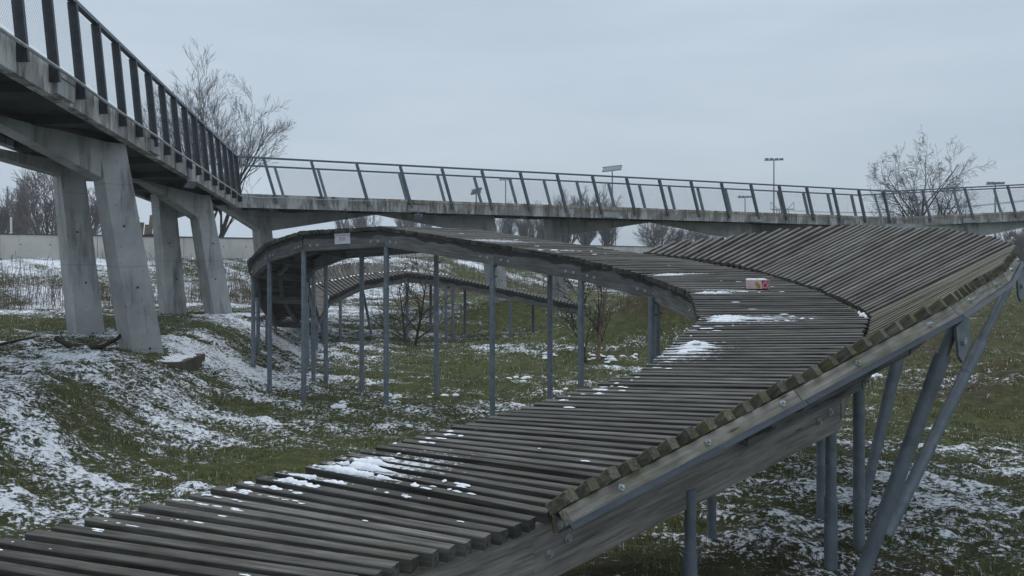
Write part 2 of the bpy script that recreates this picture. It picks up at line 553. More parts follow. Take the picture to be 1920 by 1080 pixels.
def dry_field(x, y):
    d = wall_dist(x, y)
    q = 0.22 + 0.5 * (1 - sst(9, 16, d)) * sst(6, 9.5, d)
    q = q + 0.35 * np.exp(-(((x - 1.6) / 1.8) ** 2 + ((y - 5.0) / 2.0) ** 2))
    q = q + 0.30 * sst(5, 8, x) * sst(8, 10, y) * (1 - sst(25, 35, y))
    q = q + 0.42 * np.exp(-(((x - 4.6) / 2.8) ** 2 + ((y - 20.4) / 1.8) ** 2))
    q = q + 0.25 * sst(-3, -6, x) * (1 - sst(8, 14, y))
    return q

def axis_coords(segs, far_lo, far_hi):
    out = []
    for a, b, s in segs:
        out += list(np.arange(a, b - 1e-6, s))
    out.append(segs[-1][1])
    lo, hi = [], []
    v, s = out[0], 1.0
    while v > far_lo:
        s *= 1.35
        v = max(v - s, far_lo)
        lo.append(v)
    v, s = out[-1], 1.0
    while v < far_hi:
        s *= 1.35
        v = min(v + s, far_hi)
        hi.append(v)
    return np.array(lo[::-1] + out + hi)
xs = axis_coords([(-40, -14, 0.45), (-14, -8, 0.14), (-8, 9, 0.06), (9, 14, 0.14), (14, 45, 0.5)], -1200, 1200)
ys = axis_coords([(-6, 2, 0.5), (2, 15, 0.06), (15, 30, 0.12), (30, 60, 0.3), (60, 90, 0.8)], -200, 1400)
gx, gy = np.meshgrid(xs, ys)
X, Y = gx.ravel(), gy.ravel()
S = snow_field(X, Y)
Zt = ground_z(X, Y) + 0.045 * sst(0.46, 0.56, S) + (vnoise(X * 9, Y * 9, 71) - 0.5) * 0.05 + (vnoise(X * 4, Y * 4, 72) - 0.5) * 0.05
nx, ny = len(xs), len(ys)
co = np.stack([X, Y, Zt + EYE], 1).astype(np.float32)
idx = np.arange(nx * ny).reshape(ny, nx)
quads = np.stack([idx[:-1, :-1], idx[:-1, 1:], idx[1:, 1:], idx[1:, :-1]], -1).reshape(-1, 4)
gme = bpy.data.meshes.new('ground')
gme.vertices.add(len(co))
gme.vertices.foreach_set('co', co.ravel())
gme.loops.add(quads.size)
gme.loops.foreach_set('vertex_index', quads.ravel().astype(np.int32))
gme.polygons.add(len(quads))
gme.polygons.foreach_set('loop_start', np.arange(0, quads.size, 4, dtype=np.int32))
gme.polygons.foreach_set('use_smooth', np.ones(len(quads), dtype=bool))
gme.update(calc_edges=True)
a1 = gme.attributes.new('snow', 'FLOAT', 'POINT')
a1.data.foreach_set('value', S.astype(np.float32))
a2 = gme.attributes.new('dry', 'FLOAT', 'POINT')
a2.data.foreach_set('value', dry_field(X, Y).astype(np.float32))
gme.materials.append(M['ground'])
ground = bpy.data.objects.new('ground', gme)
COL.objects.link(ground)
tag(ground, 'uneven grassy ground patched with thin melting snow', kind='structure')

# ------------------------------------------------------------------ wooden track: cross-sections (left edge, right edge), heights relative to eye
SEC = [
    ((-3.30, 2.40, -1.32), (-1.85, 1.95, -1.32)),
    ((-2.16, 3.93, -1.29), (-0.64, 3.40, -1.29)),
    ((-1.23, 5.07, -1.29), (0.14, 4.20, -1.29)),      # A  berm starts
    ((-0.04, 5.77, -1.10), (1.32, 5.00, -1.01)),      # B
    ((1.00, 6.40, -0.90), (2.20, 5.62, -0.80)),       # C
    ((1.70, 7.60, -0.61), (3.18, 7.60, -0.60)),       # D
    ((1.86, 8.75, -0.425), (3.29, 9.10, -0.44)),      # E
    ((1.69, 10.60, -0.30), (3.12, 10.75, -0.275)),    # F
    ((0.86, 11.45, -0.085), (2.34, 11.50, -0.115)),   # G
    ((-0.32, 12.20, 0.114), (1.15, 12.25, 0.060)),    # H
    ((-2.05, 13.30, 0.380), (-0.58, 13.45, 0.340)),   # I crest
    ((-3.33, 13.50, 0.310), (-2.89, 14.90, 0.170)),   # J
    ((-4.20, 14.60, 0.130), (-3.62, 15.80, -0.06)),   # K
    ((-5.00, 16.20, -0.20), (-4.06, 17.00, -0.33)),   # M
    ((-5.42, 18.00, -0.79), (-4.24, 18.00, -0.84)),   # N
    ((-5.77, 20.50, -1.52), (-4.62, 20.50, -1.58)),   # O dip
    ((-5.63, 24.00, -0.945), (-4.78, 22.30, -1.20)),
    ((-4.48, 24.30, -0.70), (-3.99, 22.80, -0.81)),
    ((-3.20, 24.50, -0.567), (-2.82, 23.00, -0.60)),
    ((-1.76, 24.50, -0.70), (-1.73, 23.00, -0.72)),
    ((-0.39, 24.50, -1.00), (-0.39, 23.00, -1.00)),
    ((2.10, 24.50, -1.52), (1.90, 23.00, -1.50)),
]
SEC = [(R(*a), R(*b)) for a, b in SEC]
track = empty('timber_bike_track', (0.5, 8.0, gz(0.5, 8.0)))
tag(track, 'elevated weathered timber bike track with slatted deck and tall banked turn on steel posts', 'bike track')

TH = 0.062            # plank thickness
def plank_mesh(seed, L=1.6, w=0.066, th=TH, mat='plank'):
    r = random.Random(seed)
    c = 0.004
    prof = [(-w / 2, -th), (w / 2, -th), (w / 2, -c), (w / 2 - c, 0), (-w / 2 + c, 0), (-w / 2, -c)]
    nseg = 2
    vs, fs = [], []
    for i in range(nseg + 1):
        x = -L / 2 + L * i / nseg
        wy, wz, sc = r.uniform(-.003, .003), r.uniform(-.003, .003), r.uniform(0.97, 1.03)
        for (py, pz) in prof:
            vs.append((x + (r.uniform(-.006, .006) if i in (0, nseg) else 0), py * sc + wy, pz + wz))
    n = len(prof)
    for i in range(nseg):
        for j in range(n):
            a, b = i * n + j, i * n + (j + 1) % n
            fs.append((a, a + n, b + n, b))
    fs.append(tuple(range(n)))
    fs.append(tuple(reversed(range(nseg * n, nseg * n + n))))
    me = bpy.data.meshes.new('plank')
    me.from_pydata(vs, [], fs)
    me.materials.append(M[mat])
    me.update()
    return me
PL = [plank_mesh(100 + i) for i in range(8)]
PB = [plank_mesh(200 + i, mat='berm') for i in range(8)]
PT = [plank_mesh(300 + i, mat='tooth') for i in range(6)]

def lay_plank(name, meshes, a, b, along, ext=(0.0, 0.0), lift=0.0, jit=0.012, wsc=1.0):
    """plank from a to b; 'along' is the travel direction giving the plank's width axis"""
    d = (b - a)
    L0 = d.length
    ex = d / L0
    a = a - ex * (ext[0] + rng.uniform(-jit, jit))
    b = b + ex * (ext[1] + rng.uniform(-jit, jit))
    L = (b - a).length
    n = ex.cross(along)
    if n.z < 0:
        n = -n
    n.normalize()
    ey = n.cross(ex)
    roll = rng.uniform(-0.03, 0.03)
    n2 = n * math.cos(roll) + ey * math.sin(roll)
    ey = n2.cross(ex)
    c = (a + b) / 2 + n2 * (lift + rng.uniform(-0.003, 0.004))
    m = Matrix(((ex.x, ey.x, n2.x, c.x), (ex.y, ey.y, n2.y, c.y), (ex.z, ey.z, n2.z, c.z), (0, 0, 0, 1)))
    m = m @ Matrix.Diagonal((L / 1.6, rng.uniform(0.94, 1.05) * wsc, 1, 1))
    return place(name, rng.choice(meshes), m, track)

def walk(pairs, pitch):
    """evenly spaced cross lines along a list of (left, right) pairs -> (left, right, along, segment)"""
    mids = [(a + b) / 2 for a, b in pairs]
    cum = [0.0]
    for p, q in zip(mids[:-1], mids[1:]):
        cum.append(cum[-1] + (q - p).length)
    n = int(cum[-1] / pitch)
    out = []
    for k in range(n):
        s = (k + 0.5) * pitch
        i = max(j for j in range(len(cum)) if cum[j] <= s)
        i = min(i, len(pairs) - 2)
        t = (s - cum[i]) / (cum[i + 1] - cum[i])
        out.append((pairs[i][0].lerp(pairs[i + 1][0], t), pairs[i][1].lerp(pairs[i + 1][1], t), (mids[i + 1] - mids[i]).normalized(), i, t))
    return out
def sub_walk(i0, i1, pitch):
    return [(a, b, al, i + i0, t) for a, b, al, i, t in walk(SEC[i0:i1 + 1], pitch)]
near_lines = sub_walk(0, 2, 0.120)
main_lines = sub_walk(2, 15, 0.0905)
far_lines = sub_walk(15, len(SEC) - 1, 0.098)
deck_lines = near_lines + main_lines + far_lines
for a, b, al, i, t in near_lines:
    lay_plank('plank', PL, a, b, al, ext=(0.03, 0.05), wsc=0.98)
for a, b, al, i, t in main_lines:
    ex = (b - a).normalized()
    skew = abs(ex.cross(al).length)
    lay_plank('plank', PL, a, b, al, ext=(0.03, 0.0), wsc=0.72 * min(1.0, max(0.75, skew * 1.08)))
# the low far stretch: its planks are a couple of pixels each, joined into one part
far = MB()
for a, b, al, i, t in far_lines:
    ex = (b - a).normalized()
    n = ex.cross(al)
    n = (n if n.z > 0 else -n).normalized()
    far.box((a + b) / 2 - n * (TH / 2) + n * rng.uniform(-0.004, 0.004), ex, n.cross(ex), n, (b - a).length / 2 + rng.uniform(0, 0.03), 0.032, TH / 2)
fp_ = far.build('far_planks', M['plank'], track)
fp_['kind'] = 'stuff'

# beams under both edges, a middle stringer
def beam(p, q, h, name='beam', mat='beam', w=0.085, top=TH + 0.004):
    d = (q - p)
    side = Vector((d.y, -d.x, 0)).normalized() * (w / 2)
    dn, dt = Vector((0, 0, -top - h)), Vector((0, 0, -top))
    mb = MB()
    mb.hexa([p + side + dn, q + side + dn, q - side + dn, p - side + dn, p + side + dt, q + side + dt, q - side + dt, p - side + dt])
    # object axis along the beam so the grain runs with it
    L = d.length
    ex = d / L
    ey = Vector((-ex.y, ex.x, 0)).normalized()
    ez = ex.cross(ey)
    mtx = Matrix(((ex.x, ey.x, ez.x, p.x), (ex.y, ey.y, ez.y, p.y), (ex.z, ey.z, ez.z, p.z), (0, 0, 0, 1)))
    inv = mtx.inverted()
    me = bpy.data.meshes.new(name)
    me.from_pydata([tuple(inv @ Vector(v)) for v in mb.v], [], mb.f)
    me.materials.append(M[mat])
    me.update()
    return place(name, me, mtx, track)
def inset(i, side, k):
    a, b = SEC[i]
    e = (b - a).normalized()
    return a + e * k if side == 'L' else b - e * k
def bolt_on(parent, pos, nrm, r=0.021):
    mb = MB()
    n = Vector(nrm).normalized()
    mb.tube(pos - n * 0.01, pos + n * 0.008, r, r, 10)
    mb.tube(pos + n * 0.006, pos + n * 0.022, r * 0.6, r * 0.55, 6)
    return mb.build('bolt', M['bolt'], parent)
LBEAM = [(0, 1), (1, 2), (2, 4), (4, 5), (5, 6), (6, 7), (7, 8), (8, 9), (9, 10), (10, 11), (11, 12), (12, 13), (13, 14), (14, 15), (15, 16), (16, 17), (17, 18), (18, 19), (19, 20), (20, 21)]
RBEAM = [(0, 1), (1, 2), (2, 4), (4, 5), (5, 6), (6, 7), (7, 8), (8, 9), (9, 10), (10, 11), (11, 12), (12, 13), (13, 14), (14, 15), (15, 16), (16, 17), (17, 18), (18, 19), (19, 20), (20, 21)]
beams_L, beams_R = {}, {}
for i, j in LBEAM:
    h = 0.30 if i < 4 else 0.25
    if i >= 15:
        h = 0.19
    p, q = inset(i, 'L', 0.09), inset(j, 'L', 0.09)
    e = (q - p).normalized() * 0.003
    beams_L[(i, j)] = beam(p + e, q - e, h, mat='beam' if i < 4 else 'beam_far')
for i, j in RBEAM:
    h = 0.31 if i < 4 else 0.25
    if i >= 15:
        h = 0.19
    p, q = inset(i, 'R', 0.07), inset(j, 'R', 0.07)
    e = (q - p).normalized() * 0.003
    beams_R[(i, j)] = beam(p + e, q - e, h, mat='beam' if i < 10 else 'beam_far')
for i in range(len(SEC) - 1):
    p, q = (SEC[i][0] + SEC[i][1]) / 2, (SEC[i + 1][0] + SEC[i + 1][1]) / 2
    e = (q - p).normalized() * 0.004
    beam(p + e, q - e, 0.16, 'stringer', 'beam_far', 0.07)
for i in (1, 2, 5, 6, 7, 8, 9, 10, 11, 12, 13, 14, 15, 17, 19, 21):      # cross-members tying the beams
    a, b = inset(i, 'L', 0.15), inset(i, 'R', 0.13)
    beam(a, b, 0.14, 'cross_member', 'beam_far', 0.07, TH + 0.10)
# joint bolts on the visible faces
for i, j in LBEAM:
    if 6 <= i <= 12:
        p, q = inset(i, 'L', 0.09), inset(j, 'L', 0.09)
        d = (q - p).normalized()
        nrm = Vector((-d.y, d.x, 0)) if Vector((-d.y, d.x, 0)).y < 0 or i in (5, 6) else Vector((d.y, -d.x, 0))
        if nrm.dot(p - Vector((0, 0, 2))) > 0:
            nrm = -nrm
        nrm.normalize()
        for s in (0.12, 0.24, (q - p).length - 0.24, (q - p).length - 0.12):
            bolt_on(beams_L[(i, j)], p + d * s + nrm * 0.043 + Vector((0, 0, -0.225)), nrm, 0.02)
p, q = inset(2, 'R', 0.07), inset(4, 'R', 0.07)
d = (q - p).normalized()
nrm = Vector((d.y, -d.x, 0)).normalized()
L = (q - p).length
for s, dz in ((0.10, -0.24), (0.22, -0.21), (L - 0.24, -0.25), (L - 0.12, -0.22)):
    bolt_on(beams_R[(2, 4)], p + d * s + nrm * 0.043 + Vector((0, 0, dz)), nrm, 0.024)
mbp = MB()
mbp.box(p + d * 0.155 + nrm * 0.047 + Vector((0, 0, -0.115)), d, nrm, nrm.cross(d), 0.035, 0.005, 0.032)
pl_ = mbp.build('fixing_plate', M['pallet'], beams_R[(2, 4)])
bolt_on(beams_R[(2, 4)], p + d * 0.16 + nrm * 0.05 + Vector((0, 0, -0.115)), nrm, 0.022)

# ---- banked turn: hinge on the right edge, rim above and outside it
BERM = [   # (hinge, rim)
    ((0.14, 4.19, -1.262), (0.20, 4.12, -1.195)),
    ((1.32, 4.99, -0.985), (1.52, 4.71, -0.71)),
    ((2.20, 5.60, -0.775), (2.64, 5.22, -0.285)),
    ((2.80, 6.70, -0.665), (3.66, 6.42, -0.115)),
    ((3.20, 7.60, -0.575), (4.40, 7.50, 0.03)),
    ((3.31, 8.25, -0.515), (4.62, 8.25, 0.125)),
    ((3.31, 9.12, -0.415), (4.73, 9.40, 0.235)),
    ((3.14, 10.78, -0.250), (4.44, 11.10, 0.32)),
    ((2.85, 11.15, -0.165), (3.93, 11.65, 0.305)),
    ((2.36, 11.53, -0.090), (3.00, 12.05, 0.19)),
    ((1.78, 11.95, -0.010), (1.93, 12.12, 0.05)),
]
BERM = [(R(*a), R(*b)) for a, b in BERM]
def berm_walk(pairs, pitch):   # evenly spaced along the rim
    cum = [0.0]
    for (a, b), (c, dd) in zip(pairs[:-1], pairs[1:]):
        cum.append(cum[-1] + 0.5 * ((dd - b).length + (c - a).length))
    n = int(cum[-1] / pitch)
    out = []
    for k in range(n):
        s = (k + 0.5) * pitch
        i = min(max(j for j in range(len(cum)) if cum[j] <= s), len(pairs) - 2)
        t = (s - cum[i]) / (cum[i + 1] - cum[i])
        al = (((pairs[i + 1][1] - pairs[i][1]) + (pairs[i + 1][0] - pairs[i][0])) / 2).normalized()
        out.append((pairs[i][0].lerp(pairs[i + 1][0], t), pairs[i][1].lerp(pairs[i + 1][1], t), al, i, t))
    return out
for a, b, al, i, t in berm_walk(BERM, 0.122):
    far = i >= 6
    up = 0.0
    if i >= 7:
        up = rng.choice((0.0, 0.03, 0.07, 0.13))
    ex = (b - a).normalized()
    lay_plank('berm_plank', PT if i < 4 else PB, a, b, al, ext=(0.0, 0.03 + up), lift=0.002, jit=0.008 if i < 6 else 0.015,
              wsc=max(0.72, min(0.98, ex.cross(al).length)) * (0.88 if i >= 3 else 1.0))
# rim rail and steel angle under the outer plank ends
def rim_frame(i):
    a, b = BERM[i]
    ex = (b - a).normalized()
    al = (BERM[min(i + 1, len(BERM) - 1)][1] - BERM[max(i - 1, 0)][1]).normalized()
    n = ex.cross(al)
    if n.z < 0:
        n = -n
    n.normalize()
    return b, ex, n
def rim_strip(i, j, x0, x1, z0, z1, name, mat, i_off=0.0, j_off=0.0):
    q = []
    for k in (i, j):
        b, ex, n = rim_frame(k)
        q.append((b, ex, n))
    c = []
    d = (q[1][0] - q[0][0]).normalized()
    off = [d * i_off, d * -j_off]
    for zz in (z0, z1):
        for kk, xx in ((0, x0), (1, x0), (1, x1), (0, x1)):
            b, ex, n = q[kk]
            c.append(b + off[kk] + ex * xx + n * zz)
    p = q[0][0]
    ey = d.cross(Vector((0, 0, 1))).normalized()
    ez = ey.cross(d)
    mtx = Matrix(((d.x, ey.x, ez.x, p.x), (d.y, ey.y, ez.y, p.y), (d.z, ey.z, ez.z, p.z), (0, 0, 0, 1)))
    inv = mtx.inverted()
    mb = MB().hexa([inv @ v for v in c])
    me = bpy.data.meshes.new(name)
    me.from_pydata(mb.v, [], mb.f)
    me.materials.append(M[mat])
    me.update()
    return place(name, me, mtx, track)
rim_objs = []
for i in range(len(BERM) - 1):
    e0 = 0.004
    big = i <= 5
    ro = rim_strip(i, i + 1, -0.055, -0.004, -TH - 0.078 if big else -TH - 0.07, -TH - 0.002, 'rim_rail', 'rail_wood' if big else 'beam_far', 0.03 if i == 0 else e0, e0)
    rim_objs.append(ro)
    if i <= 3:
        rim_strip(i, i + 1, -0.085, 0.018, -TH - 0.087, -TH - 0.080, 'steel_angle', 'angle', 0.0, e0)
        rim_strip(i, i + 1, 0.010, 0.018, -TH - 0.112, -TH - 0.0875, 'steel_angle', 'angle', 0.0, e0)
for i, t in ((0, 0.22), (0, 0.58), (0, 0.92), (1, 0.35), (1, 0.82), (2, 0.25), (2, 0.75), (3, 0.35), (3, 0.85), (4, 0.6)):
    b0, e0, n0 = rim_frame(i)
    b1, e1, n1 = rim_frame(i + 1)
    b, ex, n = b0.lerp(b1, t), e0.lerp(e1, t).normalized(), n0.lerp(n1, t).normalized()
    bolt_on(rim_objs[i], b + ex * -0.003 - n * (TH + 0.040), ex, 0.018)
# second stringer half way up the bank
for i in range(1, len(BERM) - 1):
    for f_ in (0.12, 0.62):
        p = BERM[i][0].lerp(BERM[i][1], f_)
        q = BERM[i + 1][0].lerp(BERM[i + 1][1], f_)
        e = (q - p).normalized() * 0.004
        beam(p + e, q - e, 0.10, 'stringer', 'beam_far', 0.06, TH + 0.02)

# far small bank on the low stretch
FB = [((-5.74, 22.2, -1.18), (-6.55, 22.5, -0.85)), ((-5.66, 24.0, -0.93), (-6.10, 25.0, -0.58)), ((-4.50, 24.33, -0.685), (-4.85, 25.5, -0.36)), ((-3.9, 24.42, -0.62), (-4.0, 25.5, -0.36)), ((-3.15, 24.52, -0.555), (-3.05, 24.75, -0.50))]
FB = [(R(*a), R(*b)) for a, b in FB]
for a, b, al, i, t in berm_walk(FB, 0.110):
    lay_plank('berm_plank', PL, a, b, al, jit=0.02, wsc=1.5)
for i in range(len(FB) - 1):
    p, q = FB[i][0].lerp(FB[i][1], 0.75), FB[i + 1][0].lerp(FB[i + 1][1], 0.75)
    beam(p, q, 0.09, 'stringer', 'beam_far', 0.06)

# ---- steel posts
def post(x, y, top_rel, r=0.0415, sleeve=None, lean=0.0, name='post'):
    zb = gz(x, y) - 0.25
    top = top_rel + EYE
    mb = MB()
    mb.tube((x, y, zb), (x + lean, y, top), r, r, 12)
    o = mb.build(name, M['galv'], track, True)
    if sleeve:
        s = MB()
        s.tube((x, y, zb - 0.01), (x, y, sleeve + EYE), r * 1.2, r * 1.2, 12)
        so = s.build('sleeve', M['galv'], o, True)
        for dz in (0.07, 0.38):
            b = MB()
            zz = sleeve + EYE - dz
            b.tube((x + r * 1.2, y, zz), (x + r * 1.95, y, zz), 0.012, 0.012, 6)
            b.build('bolt', M['steel_dark'], o)
    elif y < 15:
        for dz in (0.07, 0.22):
            b = MB()
            b.tube((x + r * 0.8, y, top - dz), (x + r * 1.7, y, top - dz), 0.012, 0.012, 6)
            b.build('bolt', M['steel_dark'], o)
    return o
def beam_z(side, i, t):      # underside of the edge beam at section i + t
    a = SEC[i][0 if side == 'L' else 1].lerp(SEC[i + 1][0 if side == 'L' else 1], t)
    return a
def post_under(side, i, t, px=None, dz=-0.27, **kw):
    a, b = SEC[i][0].lerp(SEC[i + 1][0], t), SEC[i][1].lerp(SEC[i + 1][1], t)
    e = (b - a).normalized()
    p = a + e * 0.09 if side == 'L' else b - e * 0.07
    return post(p.x, p.y, p.z - EYE + dz, **kw)
# near side
post(1.01, 4.83, -1.35, 0.034, -1.70)
post(2.10, 5.62, -1.12, 0.036, -1.62)
post(2.50, 6.15, -0.72, 0.041)
post(1.47, 6.28, -1.05, 0.034)
post(2.55, 7.05, -0.80, 0.034)
post(-0.70, 3.45, -1.50, 0.041)
post(-1.95, 3.75, -1.50, 0.041)
post(-1.10, 5.0, -1.50, 0.041)
for side, i, t in (('L', 5, 0.5), ('L', 8, 0.02), ('L', 9, 0.03), ('L', 10, 0.0), ('L', 11, 0.02), ('L', 12, 0.03), ('L', 13, 0.02),
                   ('R', 6, 0.9), ('R', 9, 0.30), ('R', 10, 0.25), ('R', 10, 0.85), ('R', 11, 0.6), ('R', 12, 0.05), ('R', 12, 0.9), ('R', 13, 0.9),
                   ('L', 13, 0.75), ('L', 14, 0.45), ('L', 14, 0.98), ('R', 14, 0.5), ('R', 14, 0.98), ('R', 15, 0.55), ('L', 15, 0.7),
                   ('R', 16, 0.35), ('R', 17, 0.5), ('R', 18, 0.0), ('R', 18, 0.95), ('L', 18, 0.6), ('R', 19, 0.1), ('L', 19, 0.3), ('R', 20, 0.15), ('L', 20, 0.4), ('R', 20, 0.6), ('L', 20, 0.85)):
    post_under(side, i, t, dz=-0.27)
post(1.715, 10.50, -0.57, 0.0415)
post(1.86, 10.95, -0.58, 0.0415)
# raking struts that hold up the bank
def strut(base, top, r, sleeve_t=None, name='strut'):
    b = Vector((base[0], base[1], gz(base[0], base[1]) - 0.2))
    t_ = R(*top)
    b = b - (t_ - b).normalized() * 0.05
    mb = MB()
    if sleeve_t:
        m_ = b.lerp(t_, sleeve_t)
        mb.tube(b, m_, r, r, 14)
        o = mb.build(name, M['galv'], track, True)
        s = MB()
        s.tube(m_, b.lerp(t_, sleeve_t + 0.11), r * 1.06, r * 1.06, 14)
        s.tube(b.lerp(t_, sleeve_t + 0.105), t_, r * 0.72, r * 0.72, 14)
        s.build('inner_tube', M['galv'], o, True)
    else:
        mb.tube(b, t_, r, r, 12)
        o = mb.build(name, M['galv'], track, True)
    return o
s1 = strut((2.18, 5.52), (2.77, 5.33, -0.44), 0.046, 0.78)
s2 = strut((2.70, 6.42), (4.36, 7.36, -0.14), 0.046, 0.62)
s3 = strut((2.92, 7.25), (3.48, 7.55, -0.62), 0.042)
strut((4.05, 9.6), (4.55, 9.35, 0.0), 0.042)
strut((3.6, 11.2), (4.25, 11.05, 0.1), 0.042)
strut((-5.3, 24.2), (-5.85, 24.7, -0.85), 0.040)
strut((-4.0, 24.6), (-4.5, 25.1, -0.60), 0.040)
for top, so in (((2.76, 5.34, -0.53), s1), ((4.33, 7.36, -0.27), s2)):
    c = R(*top)
    mb = MB()
    d = Vector((0.72, 0.69, 0.0))
    nn = Vector((0.69, -0.72, 0))
    mb.add([c + d * -0.10 + Vector((0, 0, 0.06)), c + d * 0.13 + Vector((0, 0, 0.13)), c + d * 0.16 + Vector((0, 0, -0.05)), c + d * 0.02 + Vector((0, 0, -0.17)), c + d * -0.05 + Vector((0, 0, -0.12))], [(0, 1, 2, 3, 4)])
    k = len(mb.v)
    mb.v += [tuple(Vector(v) + nn * 0.016) for v in mb.v[:5]]
    mb.f += [(9, 8, 7, 6, 5)] + [(j, (j + 1) % 5, 5 + (j + 1) % 5, 5 + j) for j in range(5)]
    mb.v = [tuple(Vector(v) + nn * 0.036) for v in mb.v]
    bo = mb.build('bracket', M['galv'], so)
    bb = MB()
    bb.tube(c + nn * 0.03 + Vector((0, 0, -0.03)), c + nn * 0.075 + Vector((0, 0, -0.03)), 0.026, 0.026, 8)
    bb.build('bolt', M['bolt'], so)

# ------------------------------------------------------------------ sign on the crest beam
def text_mesh(body, size, mat, mtx, parent, name, extrude=0.001):
    cu = bpy.data.curves.new(name, 'FONT')
    cu.body = body
    cu.size = size
    cu.align_x = 'CENTER'
    cu.align_y = 'CENTER'
    cu.extrude = extrude
    tmp = bpy.data.objects.new('tmp', cu)
    COL.objects.link(tmp)
    dg = bpy.context.evaluated_depsgraph_get()
    me = bpy.data.meshes.new_from_object(tmp.evaluated_get(dg))
    bpy.data.objects.remove(tmp)
    me.materials.clear()
    me.materials.append(mat)
    o = bpy.data.objects.new(name, me)
    COL.objects.link(o)
    o.parent = parent
    o.matrix_basis = Matrix.Translation(-base_of(parent)) @ mtx
    return o
p, q = inset(10, 'L', 0.09), inset(11, 'L', 0.09)
d = (q - p).normalized()
nrm = Vector((-d.y, d.x, 0)).normalized()
if nrm.y > 0:
    nrm = -nrm
sc_ = p.lerp(q, 0.515) + nrm * 0.056 + Vector((0, 0, -0.125))
rx = Vector((-d.x, -d.y, -d.z))
rx = (rx - nrm * rx.dot(nrm)).normalized()
up = nrm.cross(rx)
if up.z < 0:
    up = -up
sign = empty('warning_sign', sc_ - up * 0.11)
tag(sign, 'small white warning sign with red lettering screwed to the crest beam', 'sign')
mb = MB().box(sc_, rx, nrm, up, 0.130, 0.006, 0.108)
mb.build('panel', M['white'], sign)
mb = MB().box(sc_ + up * 0.072 + nrm * 0.0075, rx, nrm, up, 0.122, 0.0015, 0.016)
mb.build('header_band', M['ink'], sign)
def smat(off):
    c = sc_ + off + nrm * 0.0075
    return Matrix(((rx.x, up.x, nrm.x, c.x), (rx.y, up.y, nrm.y, c.y), (rx.z, up.z, nrm.z, c.z), (0, 0, 0, 1)))
text_mesh('A PÁLYA HASZNÁLATA', 0.024, M['ink'], smat(up * 0.026), sign, 'lettering')
text_mesh('TILOS!', 0.062, M['sign_red'], smat(up * -0.030 + rx * -0.005) @ Matrix.Diagonal((0.62, 1.15, 1, 1)), sign, 'red_lettering')
for sx in (-1, 1):
    mb = MB().tube(sc_ + rx * 0.12 * sx + nrm * 0.004, sc_ + rx * 0.12 * sx + nrm * 0.011, 0.006, 0.006, 8)
    mb.build('screw', M['ink_dark'], sign)

# ------------------------------------------------------------------ concrete ramp bridge
bridge = empty('concrete_ramp_bridge', (-7.5, 18, gz(-7.5, 18)))
tag(bridge, 'long concrete cycle ramp on leaning columns with grey steel and mesh railings', 'bridge')
WB = 2.4
FA = [(-5.17, 6.0, 2.68), (-8.32, 26.0, 1.74), (16.8, 37.4, 1.47), (34.0, 35.2, 2.25)]     # kerb top, inner edge
FA = [R(*p) for p in FA]
def left_n(a, b):
    d = (b - a)
    return Vector((-d.y, d.x, 0)).normalized()
# outer edge by mitring
def offset_line(pts, w):
    out = []
    for i, p in enumerate(pts):
        ns = []
        if i > 0:
            ns.append(left_n(pts[i - 1], p))
        if i < len(pts) - 1:
            ns.append(left_n(p, pts[i + 1]))
        if len(ns) == 2:
            m = (ns[0] + ns[1]).normalized()
            out.append(p + m * (w / m.dot(ns[0])))
        else:
            out.append(p + ns[0] * w)
    return out
FO = offset_line(FA, WB)
F_in = offset_line(FA, 0.16)
FO_in = offset_line(FA, WB - 0.16)
def strip(a0, a1, b0, b1, zt, zb):
    t_, b_ = Vector((0, 0, zt)), Vector((0, 0, zb))
    return MB().hexa([a0 + b_, a1 + b_, b1 + b_, b0 + b_, a0 + t_, a1 + t_, b1 + t_, b0 + t_])
for s in range(3):
    n = max(1, int(round((FA[s + 1] - FA[s]).length / 3.0)))
    for k in range(n):
        t0, t1 = k / n, (k + 1) / n
        g = 0.004 / (FA[s + 1] - FA[s]).length
        for A_, B_ in ((FA, F_in), (FO, FO_in)):
            strip(A_[s].lerp(A_[s + 1], t0 + g), A_[s].lerp(A_[s + 1], t1 - g), B_[s].lerp(B_[s + 1], t0 + g), B_[s].lerp(B_[s + 1], t1 - g), rng.uniform(-.006, 0.006), -0.42).build('edge_beam', M['fascia'], bridge)
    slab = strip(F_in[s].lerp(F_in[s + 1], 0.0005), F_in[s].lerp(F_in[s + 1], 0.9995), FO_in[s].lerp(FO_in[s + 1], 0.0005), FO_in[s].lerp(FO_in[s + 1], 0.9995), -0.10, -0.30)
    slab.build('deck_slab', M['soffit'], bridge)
    # cross ribs under the slab
    n = int((FA[s + 1] - FA[s]).length / 2.0)
    for k in range(n):
        t0 = (k + 0.5) / n
        w_ = 0.16 / (FA[s + 1] - FA[s]).length
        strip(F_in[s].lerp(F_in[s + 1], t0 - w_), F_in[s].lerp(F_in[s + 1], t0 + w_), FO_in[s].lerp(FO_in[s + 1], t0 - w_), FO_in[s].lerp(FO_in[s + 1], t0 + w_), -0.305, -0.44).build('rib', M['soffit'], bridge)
# recessed drain boxes on the edge beam
for s, t in ((0, 0.27), (0, 0.5), (1, 0.205), (1, 0.475), (1, 0.72), (1, 0.9), (2, 0.18)):
    c = FA[s].lerp(FA[s + 1], t)
    d = (FA[s + 1] - FA[s]).normalized()
    n_ = -left_n(FA[s], FA[s + 1])
    mb = MB()
    mb.box(c + n_ * 0.03 + Vector((0, 0, -0.28)), d, n_, Vector((0, 0, 1)), 0.32, 0.035, 0.11)
    bx = mb.build('drain_box', M['concrete'], bridge)
    MB().box(c + n_ * 0.04 + Vector((0, 0, -0.16)), d, n_, Vector((0, 0, 1)), 0.33, 0.03, 0.008).build('lid', M['steel_dark'], bx)

